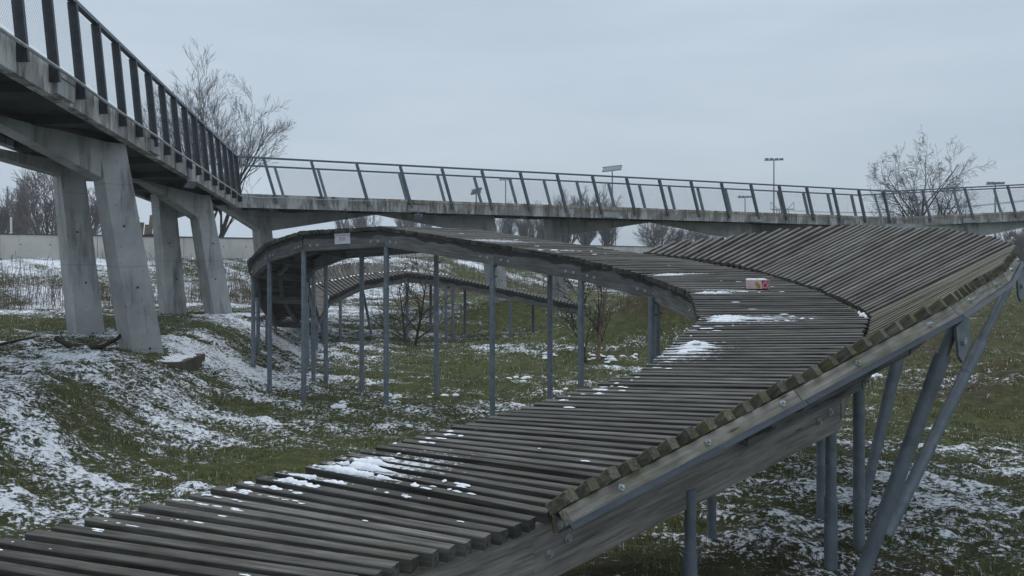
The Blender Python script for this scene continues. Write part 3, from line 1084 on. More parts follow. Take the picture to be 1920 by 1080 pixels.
# columns: blades leaning sideways, paired by haunched beams
def column(x, y, ang, top_z, lean=0.17, wl=0.53, wt=0.53, mat='concrete', name='column'):
    zb = gz(x, y) - 0.3
    ang = math.radians(-43)      # the square shafts stand cornerwise to the deck
    d = Vector((math.cos(ang), math.sin(ang), 0))
    s = Vector((-d.y, d.x, 0))
    b = Vector((x, y, zb))
    t_ = Vector((x - lean * (top_z - zb), y, top_z))
    c = []
    for p, k in ((b, 1.0), (t_, 0.86)):
        ch = 0.0
        for sx, sy in ((-1, -1), (1, -1), (1, 1), (-1, 1)):
            c.append(p + d * (wl / 2 * k * sx) + s * (wt / 2 * k * sy))
    mb = MB().hexa(c)
    o = mb.build(name, M[mat], bridge)
    for tt in (0.09, 0.36, 0.63):
        q_ = b.lerp(t_, tt) + d * (wl / 2 * (1 - 0.14 * tt)) + s * (0.06 * math.sin(x * 3 + tt * 9))
        MB().tube(q_ - d * 0.03, q_ + d * 0.006, 0.022, 0.022, 10).build('tie_hole', M['ink_dark'], o)
    return o, t_
def haunch(t0, t1, depth0, depth1, w=0.28, parent=None, k0=0.5):
    """beam between column heads; deep at the columns, shallow at mid-span"""
    d = (t1 - t0)
    s = Vector((-d.y, d.x, 0)).normalized() * (w / 2)
    mb = MB()
    m_ = t0.lerp(t1, k0)
    for (p, dp), (q, dq) in (((t0, depth0), (m_, 0.03)), ((m_, 0.03), (t1, depth1))):
        mb.hexa([p + s + Vector((0, 0, -dp)), q + s + Vector((0, 0, -dq)), q - s + Vector((0, 0, -dq)), p - s + Vector((0, 0, -dp)), p + s, q + s, q - s, p - s])
    return mb.build('haunched_beam', M['concrete'], bridge)
AL = math.atan2(20.0, -3.15)
AF = math.atan2(11.4, 25.1)
def soffit_z(s, t):
    return FA[s].lerp(FA[s + 1], t).z - 0.425
cols = {}
def add_col(key, x, y, ang, topz, **kw):
    cols[key] = column(x, y, ang, topz, **kw)
add_col('c0', -7.6, 9.5, AL, soffit_z(0, 0.17))
add_col('cb', -9.7, 10.4, AL, soffit_z(0, 0.22))
add_col('c1', -6.35, 14.75, AL, soffit_z(0, 0.43))
add_col('c2', -8.45, 17.0, AL, soffit_z(0, 0.55), lean=0.11)
add_col('c4', -7.75, 22.7, AL, soffit_z(0, 0.83))
add_col('c3', -8.95, 22.6, AL, soffit_z(0, 0.82), lean=0.085)
add_col('d1', -8.05, 28.6, AF, soffit_z(1, 0.03), lean=0.10)
add_col('d2', -0.35, 30.3, AF, soffit_z(1, 0.30))
add_col('d3', 1.90, 32.9, AF, soffit_z(1, 0.42), lean=0.10)
add_col('d4', 10.1, 35.0, AF, soffit_z(1, 0.73))
add_col('d5', 10.9, 37.0, AF, soffit_z(1, 0.80), lean=0.10)
add_col('d6', 20.6, 37.5, math.atan2(-2.2, 17.2), soffit_z(2, 0.2))
add_col('d7', 28.5, 36.5, math.atan2(-2.2, 17.2), soffit_z(2, 0.65))
for a, b in (('c0', 'c1'), ('c2', 'c4'), ('cb', 'c2'), ('c3', 'd1'), ('d1', 'd2'), ('d3', 'd4'), ('d5', 'd6'), ('d6', 'd7')):
    haunch(cols[a][1], cols[b][1], {'cb': 0.2, 'c2': 0.34}.get(a, 0.70), {'c2': 0.30}.get(b, 0.70))
# railings
def railing(A_, B_, pitch, lean, phase, infill=True, off=0.03, col_post='steel_dark', h=1.12, below=0.27, wire_w=0.0013):
    d = (B_ - A_)
    L = d.length
    dh = d / L
    n_ = -left_n(A_, B_)          # towards the inside of the loop
    hv = Vector((lean[0], lean[1], 0))
    top0, top1 = A_ + hv * h + Vector((0, 0, h)), B_ + hv * h + Vector((0, 0, h))
    mb = MB().bar(top0 + n_ * off, top1 + n_ * off, 0.09, 0.055)
    mb.build('top_rail', M['steel_rail'], bridge)
    n = int((L - phase) / pitch) + 1
    ps = []
    for k in range(n):
        c = A_ + dh * (phase + k * pitch)
        ps.append(c)
        b = c + n_ * off - hv * below + Vector((0, 0, -below))
        t_ = c + n_ * off + hv * (h - 0.03) + Vector((0, 0, h - 0.03))
        MB().bar(b, t_, 0.12, 0.07, up=dh).build('rail_post', M[col_post], bridge)
    if infill:
        for k in range(n - 1):
            c0, c1 = ps[k] + dh * 0.05, ps[k + 1] - dh * 0.05
            nn_ = n_ * (off - 0.02)
            mb = MB()
            w_ = wire_w
            sp = 0.05
            W, H = (c1 - c0).length, h - 0.10
            def pt(u, v):
                return c0.lerp(c1, u / W) + nn_ + hv * (v + 0.02) + Vector((0, 0, v + 0.02))
            m = int((W + H) / sp)
            for q_ in range(1, m):
                s_ = q_ * sp
                u0, v0 = (s_, 0) if s_ <= W else (W, s_ - W)
                u1, v1 = (0, s_) if s_ <= H else (s_ - H, H)
                for mir in (0, 1):
                    a = pt(W - u0 if mir else u0, v0)
                    b = pt(W - u1 if mir else u1, v1)
                    mb.add([a - dh * w_, a + dh * w_, b + dh * w_, b - dh * w_], [(0, 1, 2, 3)])
            if mb.v:
                mb.build('mesh_panel', M['wire'], bridge)
railing(FA[0], FA[1] - (FA[1] - FA[0]).normalized() * 0.1, 1.0, (-0.10, 0), 0.06, off=0.045, wire_w=0.0024)
railing(FO[0], FO[1], 1.0, (-0.10, 0), 0.5, off=-0.045)
railing(FA[1], FA[2], 1.45, (-0.27, -0.12), 1.05, off=0.045, col_post='steel_rail')
railing(FO[1], FO[2], 1.45, (-0.27, -0.12), 3.6, off=-0.045, col_post='galv')
railing(FA[2], FA[3], 1.75, (-0.27, 0.03), 1.4, off=0.045, col_post='steel_rail')
railing(FO[2], FO[3], 1.75, (-0.27, 0.03), 0.8, off=-0.045, col_post='galv')
# conduit along the edge beam
for s, mat, t0, t1 in ((0, 'cable_white', 0.0, 1.0), (1, 'cable_white', 0.0, 0.16), (1, 'cable_orange', 0.16, 1.0), (2, 'cable_orange', 0.0, 1.0)):
    a, b = FA[s].lerp(FA[s + 1], t0), FA[s].lerp(FA[s + 1], t1)
    n_ = -left_n(FA[s], FA[s + 1]) * 0.11
    k = 14
    pts = [a.lerp(b, i / k) + n_ + Vector((0, 0, -0.10 + 0.012 * math.sin(i * 2.1))) for i in range(k + 1)]
    MB().path(pts, 0.022 if s == 0 else 0.014, 6).build('conduit', M[mat], bridge)

def floodlight(p, face, label):
    p = Vector(p)
    f = Vector(face).normalized()
    s = f.cross(Vector((0, 0, 1))).normalized()
    u = s.cross(f)
    root = empty('floodlight', p)
    tag(root, label, 'floodlight', None)
    mb = MB().hexa([p + s * -0.16 - u * 0.10, p + s * 0.16 - u * 0.10, p + s * 0.11 - u * 0.06 - f * 0.12, p + s * -0.11 - u * 0.06 - f * 0.12,
                    p + s * -0.16 + u * 0.10, p + s * 0.16 + u * 0.10, p + s * 0.11 + u * 0.06 - f * 0.12, p + s * -0.11 + u * 0.06 - f * 0.12])
    mb.build('housing', M['steel_dark'], root)
    MB().box(p + f * 0.006, s, f, u, 0.145, 0.004, 0.085).build('lens', M['galv_light'], root)
    MB().bar(p - f * 0.08, p - f * 0.10 + Vector((0, 0, 0.3)), 0.04, 0.04).build('bracket', M['galv'], root)
c = cols['c2'][1]
floodlight(R(-9.0, 16.55, 1.60), (-0.5, -0.6, -0.7), 'dark floodlight hanging beside the head of the shaded back column')
a = FA[0].lerp(FA[1], 0.645)
floodlight(a + Vector((0.12, -0.1, -0.62)), (0.6, -0.3, -0.7), 'grey floodlight under the mesh-railed ramp edge between two pale columns')
a = FA[1].lerp(FA[2], 0.205)
floodlight(a + Vector((0.1, -0.35, -0.60)), (0.1, -0.7, -0.6), 'small floodlight hanging below the drain box of the far ramp span')

# footing slab, fallen wood
ft = MB().abox((-6.28, 14.42, gz(-6.35, 14.75) - 0.34), 0.90, 0.58, 0.25, 0.05)
fo = ft.build('footing_slab', M['footing'])
tag(fo, 'mossy concrete footing slab at the foot of the front leaning column', 'footing')
ft = MB().abox((-7.35, 22.4, gz(-7.6, 22.6) - 0.2), 0.9, 0.6, 0.22, 0.1)
fo = ft.build('footing_slab', M['footing'])
tag(fo, 'snow-edged footing slab at the foot of the column next to the ramp corner', 'footing')

def branch_obj(pts, r, name, label, mat='log'):
    mb = MB()
    n = len(pts) - 1
    for i in range(n):
        mb.tube(pts[i], pts[i + 1], r * (1 - 0.6 * i / n), r * (1 - 0.6 * (i + 1) / n), 7)
    o = mb.build(name, M[mat], None, True)
    tag(o, label, 'branch')
    return o
def gp(x, y, h=0.0):
    return Vector((x, y, gz(x, y) + h))
branch_obj([gp(-7.95, 14.9, 0.16), gp(-7.6, 14.7, 0.05), gp(-7.0, 14.55, 0.07), gp(-6.75, 14.6, 0.20), gp(-6.7, 14.7, 0.3)], 0.055, 'fallen_branch', 'bent fallen branch lying between the two leaning columns')
branch_obj([gp(-8.9, 14.0, 0.03), gp(-8.4, 14.2, 0.12), gp(-8.05, 14.5, 0.22)], 0.035, 'fallen_branch', 'thin straight stick leaning over the snow left of the bent branch')
branch_obj([gp(-5.40, 9.1, 0.02), gp(-5.12, 9.05, 0.03)], 0.045, 'log', 'short rotten log lying in the snow on the left bank')
branch_obj([gp(-5.4, 12.4, 0.02), gp(-5.1, 12.3, 0.02)], 0.04, 'log', 'short mossy log lying below the footing slab')

# ------------------------------------------------------------------ retaining wall on the embankment
wall = empty('concrete_wall', (-20, 46, gz(-20, 46)))
tag(wall, 'long low concrete wall with dark coping along the top of the embankment', 'wall')
WT = [(-62, 14, 1.05), (-40, 30.7, 0.95), (-25.2, 42, 0.86), (-14.7, 50, 0.75), (-7.5, 57, 0.64), (13.1, 75, 0.35), (45, 100, 0.3)]
WT = [R(*p) for p in WT]
WO = offset_line(WT, 0.3)
for s in range(len(WT) - 1):
    Ls = (WT[s + 1] - WT[s]).length
    n = max(1, int(round(Ls / 5.0)))
    for k in range(n):
        g = 0.012 / Ls
        a0, a1 = WT[s].lerp(WT[s + 1], k / n + g), WT[s].lerp(WT[s + 1], (k + 1) / n - g)
        b0, b1 = WO[s].lerp(WO[s + 1], k / n + g), WO[s].lerp(WO[s + 1], (k + 1) / n - g)
        pn = strip(a0, a1, b0, b1, -0.065, -2.0).build('wall_panel', M['wall'], wall)
        o_ = Vector((0, 0, 0))
        nn_ = -left_n(WT[s], WT[s + 1]) * 0.05
        strip(a0 + nn_, a1 + nn_, b0 - nn_, b1 - nn_, 0.0, -0.062).build('coping', M['coping'], wall)
        if s in (1, 2, 3):
            for tt in (0.2, 0.5, 0.8):
                c = a0.lerp(a1, tt) + Vector((0, 0, -0.55 + 0.02 * rng.random()))
                MB().tube(c + nn_ * 0.2, c - nn_ * 0.4, 0.035, 0.035, 8).build('tie_hole', M['ink_dark'], pn)

# ------------------------------------------------------------------ bare trees
def grow_tree(seed, height, spread=0.7, levels=4, trunks=1, trunk_h=0.25, r0=None, droop=0.0, upward=0.25, nsplit=(7, 6, 5, 4), twig_r=0.008, lean=(0, 0), ratio=0.62, len1=0.62):
    r = random.Random(seed)
    wood, crown = MB(), MB()
    r0 = r0 or height * 0.022
    def rnd_perp(d):
        a = d.cross(Vector((r.uniform(-1, 1), r.uniform(-1, 1), r.uniform(-1, 1))))
        return a.normalized() if a.length > 1e-3 else Vector((1, 0, 0))
    def limb(p, d, L, rad, lev):
        segs = 6 if lev == 0 else (5 if lev == 1 else (4 if lev == 2 else 3))
        tgt = wood if lev <= 1 else crown
        pts, rads = [p], [rad]
        dd = d.normalized()
        for i in range(segs):
            wob = 0.10 + 0.05 * min(lev, 2)
            dd = (dd + rnd_perp(dd) * r.uniform(0, wob) + Vector((0, 0, upward * 0.22 - droop * 0.1 * (lev > 1)))).normalized()
            p = p + dd * (L / segs)
            pts.append(p)
            rads.append(max(twig_r, rad * (1 - 0.78 * (i + 1) / segs)))
        sides = (7, 5, 4, 3, 3)[min(lev, 4)]
        for i in range(segs):
            tgt.tube(pts[i], pts[i + 1], rads[i], rads[i + 1], sides, False)
        if lev >= levels:
            return
        n = nsplit[min(lev, len(nsplit) - 1)]
        n = max(2, n + r.randint(-1, 1))
        lo = trunk_h if lev == 0 else 0.22
        for k in range(n):
            t = lo + (1 - lo) * (k + r.uniform(0.1, 0.9)) / n
            i = min(segs - 1, int(t * segs))
            q = pts[i].lerp(pts[i + 1], t * segs - i)
            base = (pts[i + 1] - pts[i]).normalized()
            ang = spread * r.uniform(0.65, 1.25)
            nd = (base * math.cos(ang) + rnd_perp(base) * math.sin(ang)).normalized()
            ll = L * (len1 if lev == 0 else ratio) * r.uniform(0.7, 1.15) * (1.15 - 0.45 * t)
            limb(q, nd, ll, max(twig_r, rads[i] * r.uniform(0.5, 0.72)), lev + 1)
    for k in range(trunks):
        a = 2 * math.pi * k / max(1, trunks) + r.uniform(-.4, .4)
        tilt = 0.0 if trunks == 1 else r.uniform(0.12, 0.38)
        limb(Vector((0.1 * math.cos(a) * (trunks > 1), 0.1 * math.sin(a) * (trunks > 1), -0.4)), Vector((math.cos(a) * tilt + lean[0], math.sin(a) * tilt + lean[1], 1)), height * 0.72 * r.uniform(0.85, 1.05), r0, 0)
    return wood, crown
def tree_meshes(name, mat, **kw):
    w, c = grow_tree(**kw)
    out = []
    for nm, mb in (('trunk', w), ('crown', c)):
        me = bpy.data.meshes.new(nm)
        me.from_pydata(mb.v, [], mb.f)
        me.materials.append(M[mat])
        me.polygons.foreach_set('use_smooth', [True] * len(me.polygons))
        me.update()
        out.append(me)
    return out
def plant_tree(meshes, x, y, rz, sc, name, label, group=None, cat='tree', z=None, sz=None):
    e = empty(name, (x, y, gz(x, y) if z is None else z))
    e.rotation_euler = (0, 0, rz)
    e.scale = (sc, sc, sz or sc)
    tag(e, label, cat, group)
    for me, nm in zip(meshes, ('trunk', 'crown')):
        o = bpy.data.objects.new(nm, me)
        COL.objects.link(o)
        o.parent = e
    return e
T_big = tree_meshes('big', 'bark', seed=19, height=11.5, spread=0.50, levels=5, trunks=4, trunk_h=0.12, r0=0.2, upward=0.28, nsplit=(8, 5, 4, 3, 2), twig_r=0.0075, ratio=0.66, len1=0.72)
plant_tree(T_big, -18.7, 53.0, 0.0, 0.88, 'bare_tree', 'large bare spreading tree behind the wall at the ramp corner')
T_wal = tree_meshes('walnut', 'bark', seed=47, height=10.0, spread=0.78, levels=5, trunks=3, trunk_h=0.2, r0=0.22, upward=0.08, nsplit=(7, 5, 5, 3, 3), twig_r=0.007, ratio=0.60, len1=0.66)
plant_tree(T_wal, 28.3, 58.5, 0.0, 0.90, 'bare_tree', 'wide bare tree with dark forked limbs rising behind the bend of the far ramp')
# hazy background trees
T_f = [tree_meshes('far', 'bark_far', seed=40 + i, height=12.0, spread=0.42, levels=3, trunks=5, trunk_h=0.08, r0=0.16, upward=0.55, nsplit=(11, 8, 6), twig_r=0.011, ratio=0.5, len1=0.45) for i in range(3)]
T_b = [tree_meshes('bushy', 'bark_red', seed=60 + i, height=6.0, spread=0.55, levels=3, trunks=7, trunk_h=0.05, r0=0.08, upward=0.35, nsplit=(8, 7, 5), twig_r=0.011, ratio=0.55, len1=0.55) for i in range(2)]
fz = lambda x, y: gz(x, y)
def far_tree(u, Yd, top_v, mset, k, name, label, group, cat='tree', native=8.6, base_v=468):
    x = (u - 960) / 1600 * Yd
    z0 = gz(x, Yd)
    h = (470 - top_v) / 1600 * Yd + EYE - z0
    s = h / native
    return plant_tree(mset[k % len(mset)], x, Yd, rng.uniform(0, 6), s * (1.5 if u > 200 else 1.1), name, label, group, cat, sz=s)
for lb, grp, rows in (
        ('upright bare tree under the far ramp beside the hanging floodlight', 'trees beside the hanging floodlight', ((655, 120, 398, 0), (682, 124, 404, 1))),
        ('upright bare tree under the far ramp midway between two haunched beams', 'trees midway under the far span', ((758, 128, 402, 2), (788, 122, 404, 0), (848, 130, 408, 1))),
        ('upright bare tree seen between the two columns close together under the far ramp', 'trees between the paired far columns', ((952, 118, 402, 2), (985, 126, 400, 0), (1012, 122, 408, 1)))):
    for u, Yd, tv, k in rows:
        far_tree(u, Yd, tv, T_f, k, 'background_tree', lb, grp)
for u, Yd, tv, k in ((1062, 118, 384, 1), (1098, 112, 376, 0), (1138, 116, 390, 2)):
    far_tree(u, Yd, tv, T_f, k, 'background_tree', 'tall bare tree beside the lattice floodlight mast', 'tall trees beside the floodlight mast')
for u, Yd, tv, k in ((1232, 110, 416, 0), (1275, 112, 432, 1), (1318, 108, 430, 0)):
    far_tree(u, Yd, tv, T_b, k, 'background_shrub', 'reddish bare bushy shrub left of the bank between wall and ramp', 'reddish shrubs behind the wall', 'shrub', 4.4)
far_tree(40, 78, 356, T_f, 1, 'background_tree', 'slim dense bare tree in front of the telecom mast', None)
for u, Yd, tv, k, lb in ((95, 66, 345, 0, 'tall scrubby bare tree behind the wall between mast and back column'), (165, 62, 372, 2, 'reddish bare scrub tree behind the wall seen between the leaning columns'), (5, 70, 392, 1, 'low bare scrub tree beside the thin white frame behind the wall')):
    far_tree(u, Yd, tv, T_b, k, 'background_tree', lb, 'scrub trees behind the wall', 'tree', 4.4)
for u, Yd, tv, k in ((1905, 95, 440, 0), (1940, 95, 436, 1), (1500, 140, 448, 1), (1600, 140, 446, 0)):
    far_tree(u, Yd, tv, T_b, k, 'background_shrub', 'distant bare shrub beyond the banked turn', 'distant shrubs beyond the banked turn', 'shrub', 4.4)
# saplings in the hollow
T_s = tree_meshes('sapling', 'sapling', seed=83, height=3.2, spread=0.85, levels=3, trunks=2, trunk_h=0.2, r0=0.05, upward=0.12, nsplit=(9, 4, 2), twig_r=0.005, ratio=0.55, len1=0.55)
plant_tree(T_s, -2.62, 22.0, 2.2, 1.0, 'bare_sapling', 'bare multi-stemmed sapling growing in the hollow between the track posts', None)
T_s2 = tree_meshes('sapling2', 'sapling', seed=90, height=2.6, spread=0.6, levels=3, trunks=2, trunk_h=0.25, r0=0.04, upward=0.3, nsplit=(7, 5, 3), twig_r=0.006, ratio=0.55, len1=0.5)
plant_tree(T_s2, 1.72, 18.3, 0.4, 0.95, 'bare_sapling', 'thin bare sapling with a stake at the foot of the grassy mound', None)
mb = MB().tube(gp(1.80, 18.25, -0.2), gp(2.0, 18.3, 1.42), 0.045, 0.035, 8)
st_ = mb.build('wooden_stake', M['pallet'], None, True)
tag(st_, 'broken brown wooden stake standing beside the thin sapling', 'stake')
# stack of old boards behind the wall
sh = empty('board_stack', (-22.9, 53.2, gz(-22.9, 53.2)))
tag(sh, 'rough upright wooden boards leaning together behind the wall', 'board stack')
zb = gz(-22.9, 53.2)
for k in range(7):
    hgt = 2.1 + 0.35 * math.sin(k * 1.7) + 0.1 * k
    x0 = -23.9 + k * 0.30
    MB().bar((x0, 53.2 + 0.05 * (k % 2), zb - 0.1), (x0 + 0.12, 53.5, zb + hgt), 0.24, 0.06, up=(0, 1, 0)).build('board', M['pallet'], sh)
for k in (0.6, 1.3):
    MB().bar((-24.0, 53.12, zb + k), (-21.9, 53.12, zb + k + 0.15), 0.12, 0.05, up=(0, 1, 0)).build('batten', M['log'], sh)

# ------------------------------------------------------------------ floodlight masts, pylon, telecom mast
def mast(u, Yd, v_top, wpx, kind, label, group=None):
    x = (u - 960) / 1600 * Yd
    z0 = gz(x, Yd)
    zt = EYE + (470 - v_top) / 1600 * Yd
    e = empty('floodlight_mast', (x, Yd, z0))
    tag(e, label, 'floodlight mast', group)
    MB().tube((x, Yd, z0 - 0.5), (x, Yd, zt), 0.22 if kind != 'thin' else 0.16, 0.11, 8).build('pole', M['galv'], e, True)
    W = wpx / 1600 * Yd
    if kind == 'grid':
        for dz in (0.0, 0.75):
            MB().bar((x - W / 2, Yd, zt - 0.1 + dz), (x + W / 2, Yd + 0.6, zt + 0.35 + dz), 0.14, 0.16).build('crossbar', M['galv'], e)
        n = 8
        for k in range(n):
            t = (k + 0.5) / n
            cx, cz = x - W / 2 + W * t, zt + 0.25 + 0.45 * t
            MB().box((cx, Yd - 0.15 + 0.6 * t, cz), (0.85, 0, -0.5), (0, 1, 0), (0.5, 0, 0.85), 0.10, 0.30, 0.42).build('lamp', M['steel_rail'], e)
    else:
        MB().bar((x - W / 2, Yd, zt), (x + W / 2, Yd, zt + 0.12), 0.14, 0.14).build('crossbar', M['galv'], e)
        for k in range(4):
            cx = x - W / 2 + W * (k + 0.5) / 4
            dirx = -1 if k < 2 else 1
            MB().box((cx, Yd - 0.1, zt + 0.28), (0.94, 0, 0.12 * dirx), (0, 1, 0), (-0.12 * dirx, 0, 0.94), W / 11, 0.3, 0.16).build('lamp', M['steel_rail'], e)
    return e
m1 = mast(1148, 150, 321, 37, 'grid', 'tall floodlight mast with a slanted bank of lamps and lattice foot')
x = (1148 - 960) / 1600 * 150
z0 = gz(x, 150)
lat = MB()
for sx in (-0.55, 0.55):
    lat.bar((x + sx, 149.5, z0 - 0.3), (x + sx * 0.8, 149.5, z0 + 8.2), 0.14, 0.14)
for k in range(10):
    z_ = z0 + k * 0.82
    s_ = 1 if k % 2 else -1
    lat.bar((x - 0.5 * s_, 149.5, z_), (x + 0.5 * s_, 149.5, z_ + 0.8), 0.09, 0.09)
lat.build('lattice_foot', M['galv'], m1)
mast(1451, 165, 301, 36, 'four', 'tall floodlight mast carrying four lamps above the far ramp railing')
mast(1397, 190, 371, 28, 'thin', 'distant floodlight mast with flat head seen through the far railing')
mast(893, 140, 364, 18, 'grid', 'short floodlight mast with tilted lamp bank seen through the far railing')
mast(948, 180, 338, 24, 'thin', 'slim floodlight mast whose head stands between two railing posts')
mast(1866, 150, 346, 34, 'four', 'floodlight mast with four lamps beyond the right-hand ramp')
# pylon
px_, py_ = (1467 - 960) / 1600 * 380, 380
z0 = gz(px_, py_)
py = empty('electricity_pylon', (px_, py_, z0))
tag(py, 'distant lattice electricity pylon with two horned arms', 'pylon')
zt = EYE + 86 / 1600 * 380
mb = MB()
for sx in (-1, 1):
    for sy in (-1, 1):
        mb.bar((px_ + sx * 3.2, py_ + sy * 3.2, z0 - 0.5), (px_ + sx * 1.9, py_ + sy * 1.9, zt - 2), 0.28, 0.28)
for k in range(7):
    za, zb2 = z0 + k * (zt - z0 - 2) / 7, z0 + (k + 1) * (zt - z0 - 2) / 7
    for sy in (-1, 1):
        mb.bar((px_ - 2.4, py_ + sy * 2.3, za), (px_ + 2.4, py_ + sy * 2.3, zb2), 0.16, 0.16)
        mb.bar((px_ + 2.4, py_ + sy * 2.3, za), (px_ - 2.4, py_ + sy * 2.3, zb2), 0.16, 0.16)
mb.build('tower', M['galv'], py)
mb = MB()
mb.bar((px_ - 5.2, py_, zt - 2), (px_ + 5.2, py_, zt - 2), 0.35, 0.5)
for sx in (-1, 1):
    mb.bar((px_ + sx * 2, py_, zt - 2), (px_ + sx * 5.2, py_, zt + 1.2), 0.25, 0.25)
    mb.bar((px_ + sx * 5.2, py_, zt - 2), (px_ + sx * 5.2, py_, zt + 1.2), 0.2, 0.2)
mb.build('cross_arm', M['galv'], py)
def wire(p0, p1, sag, r, label):
    p0, p1 = Vector(p0), Vector(p1)
    pts = []
    for i in range(25):
        t = i / 24
        pts.append(p0.lerp(p1, t) - Vector((0, 0, sag * 4 * t * (1 - t))))
    o = MB().path(pts, r, 4).build('power_line', M['steel_dark'])
    tag(o, label, 'power line', 'overhead power lines')
for k, sx in enumerate((-5.2, 0, 5.2)):
    wire((px_ + sx, py_, zt - 2.2), (150 + sx, 150, EYE + 17.5 + 0.6 * k), 5.0, 0.05, 'thin overhead wire running right from the distant pylon')
# telecom mast at far left
tx, ty = (38 - 960) / 1600 * 140, 140
z0 = gz(tx, ty)
tm = empty('telecom_mast', (tx, ty, z0))
tag(tm, 'distant red and white telecom mast with pale antenna panels behind the slim tree', 'mast')
zt = EYE + (470 - 340) / 1600 * 140
MB().tube((tx, ty, z0 - 0.5), (tx, ty, zt - 1.2), 0.28, 0.18, 8).build('pole', M['mast_red'], tm, True)
for k, dx in enumerate((-0.42, 0.02, 0.45)):
    MB().abox((tx + dx, ty - 0.1 * (k == 1), zt - 0.9), 0.17, 0.1, 1.15).build('antenna_panel', M['white'], tm)
# white frame behind wall
wx, wy = (22 - 960) / 1600 * 60, 60
z0 = gz(wx, wy)
gf = empty('goal_frame', (wx, wy, z0))
tag(gf, 'thin white metal frame standing behind the wall at the left', 'frame')
MB().tube((wx, wy, z0 - 0.2), (wx - 0.05, wy, z0 + 2.75), 0.07, 0.07, 8).build('upright', M['white'], gf)
MB().tube((wx, wy, z0 + 1.7), (wx - 1.6, wy, z0 + 0.6), 0.05, 0.05, 8).build('brace', M['white'], gf)

# ------------------------------------------------------------------ litter carton on the deck
def deck_at(i, t, s):
    a, b = SEC[i][0].lerp(SEC[i + 1][0], t), SEC[i][1].lerp(SEC[i + 1][1], t)
    return a.lerp(b, s)
cp = deck_at(6, 0.14, 0.565) + Vector((0, 0, 0.004))
ct = empty('food_carton', cp)
tag(ct, 'crushed red and cream food carton with snow on its top lying on the deck', 'carton')
def rbox(c, hx, hy, hz, ang, n=5, r=0.02, z0=0.0):
    """box with rounded vertical corners, slightly flared"""
    pts = []
    for cx, cy, a0 in ((hx - r, hy - r, 0), (-hx + r, hy - r, 90), (-hx + r, -hy + r, 180), (hx - r, -hy + r, 270)):
        for k in range(n):
            a = math.radians(a0 + 90 * k / (n - 1))
            pts.append((cx + r * math.cos(a), cy + r * math.sin(a)))
    m = len(pts)
    mb = MB()
    s, k_ = math.sin(ang), math.cos(ang)
    vs = []
    for z, f in ((0, 0.95), (hz * 0.5, 0.985), (hz, 1.0)):
        for x_, y_ in pts:
            x2, y2 = x_ * f, y_ * f
            vs.append((c.x + x2 * k_ - y2 * s, c.y + x2 * s + y2 * k_, c.z + z + z0))
    fs = []
    for l in range(2):
        for j in range(m):
            fs.append((l * m + j, l * m + (j + 1) % m, (l + 1) * m + (j + 1) % m, (l + 1) * m + j))
    fs.append(tuple(range(m - 1, -1, -1)))
    fs.append(tuple(range(2 * m, 3 * m)))
    return mb.add(vs, fs)
CA = 0.03
rbox(cp, 0.112, 0.07, 0.094, CA).build('body', M['cream'], ct)
ex, ey = Vector((math.cos(CA), math.sin(CA), 0)), Vector((-math.sin(CA), math.cos(CA), 0))
# red end panel: wraps the right third
mb = MB()
f0 = cp - ey * 0.0705
def fp(u, v):
    k = 0.95 + 0.05 * v / 0.094
    return cp + ex * (u * k) - ey * (0.07 * k + 0.0012) + Vector((0, 0, v))
mb.add([fp(0.038, 0.0), fp(0.098, 0.0), fp(0.098, 0.0935), fp(0.022, 0.0935)], [(0, 1, 2, 3)])
mb.add([fp(0.098, 0.0), fp(0.098, 0.0) + ex * 0.0145 + ey * 0.02, fp(0.098, 0.0935) + ex * 0.0155 + ey * 0.02, fp(0.098, 0.0935)], [(0, 1, 2, 3)])
mb.add([fp(0.098, 0.0) + ex * 0.0145 + ey * 0.02, fp(0.098, 0.0) + ex * 0.0145 + ey * 0.115, fp(0.098, 0.0935) + ex * 0.0155 + ey * 0.115, fp(0.098, 0.0935) + ex * 0.0155 + ey * 0.02], [(0, 1, 2, 3)])
mb.build('red_panel', M['red'], ct)
mb = MB()
for u, v, ra, rb in ((-0.038, 0.058, 0.016, 0.020), (-0.022, 0.045, 0.017, 0.017), (-0.010, 0.030, 0.018, 0.022), (-0.006, 0.014, 0.016, 0.013), (-0.024, 0.060, 0.010, 0.009)):
    k = 10
    pts = [fp(u + ra * math.cos(6.2832 * i / k), v + rb * math.sin(6.2832 * i / k)) - ey * 0.0006 for i in range(k)]
    mb.add(pts, [tuple(range(k))])
mb.build('printed_picture', M['yellow'], ct)
cc = fp(0.066, 0.047) - ey * 0.001
mtx = Matrix(((ex.x, 0, -ey.x, cc.x), (ex.y, 0, -ey.y, cc.y), (0, 1, 0, cc.z), (0, 0, 0, 1))) @ Matrix.Rotation(math.radians(90), 4, 'Z')
text_mesh('Ch', 0.074, M['white'], mtx, ct, 'lettering', 0.0004)

# ------------------------------------------------------------------ snow lying on the planks and clods on the ground
def blob(mb, c, rx_, ry_, rz_, r, up=Vector((0, 0, 1)), seg=7):
    up = up.normalized()
    a = up.cross(Vector((0, 1, 0))).normalized()
    b = up.cross(a)
    th0 = r.uniform(0, 6)
    vs = []
    for ring, (k, hz) in enumerate(((1.0, -0.02), (0.82, 0.6), (0.45, 0.95))):
        for i in range(seg):
            th = th0 + 2 * math.pi * i / seg
            j = r.uniform(0.78, 1.2)
            vs.append(c + a * (rx_ * k * j * math.cos(th)) + b * (ry_ * k * j * math.sin(th)) + up * (rz_ * hz))
    vs.append(c + up * rz_)
    fs = []
    for l in range(2):
        for i in range(seg):
            fs.append((l * seg + i, l * seg + (i + 1) % seg, (l + 1) * seg + (i + 1) % seg, (l + 1) * seg + i))
    for i in range(seg):
        fs.append((2 * seg + i, 2 * seg + (i + 1) % seg, 3 * seg))
    mb.add(vs, fs)
sn = MB()
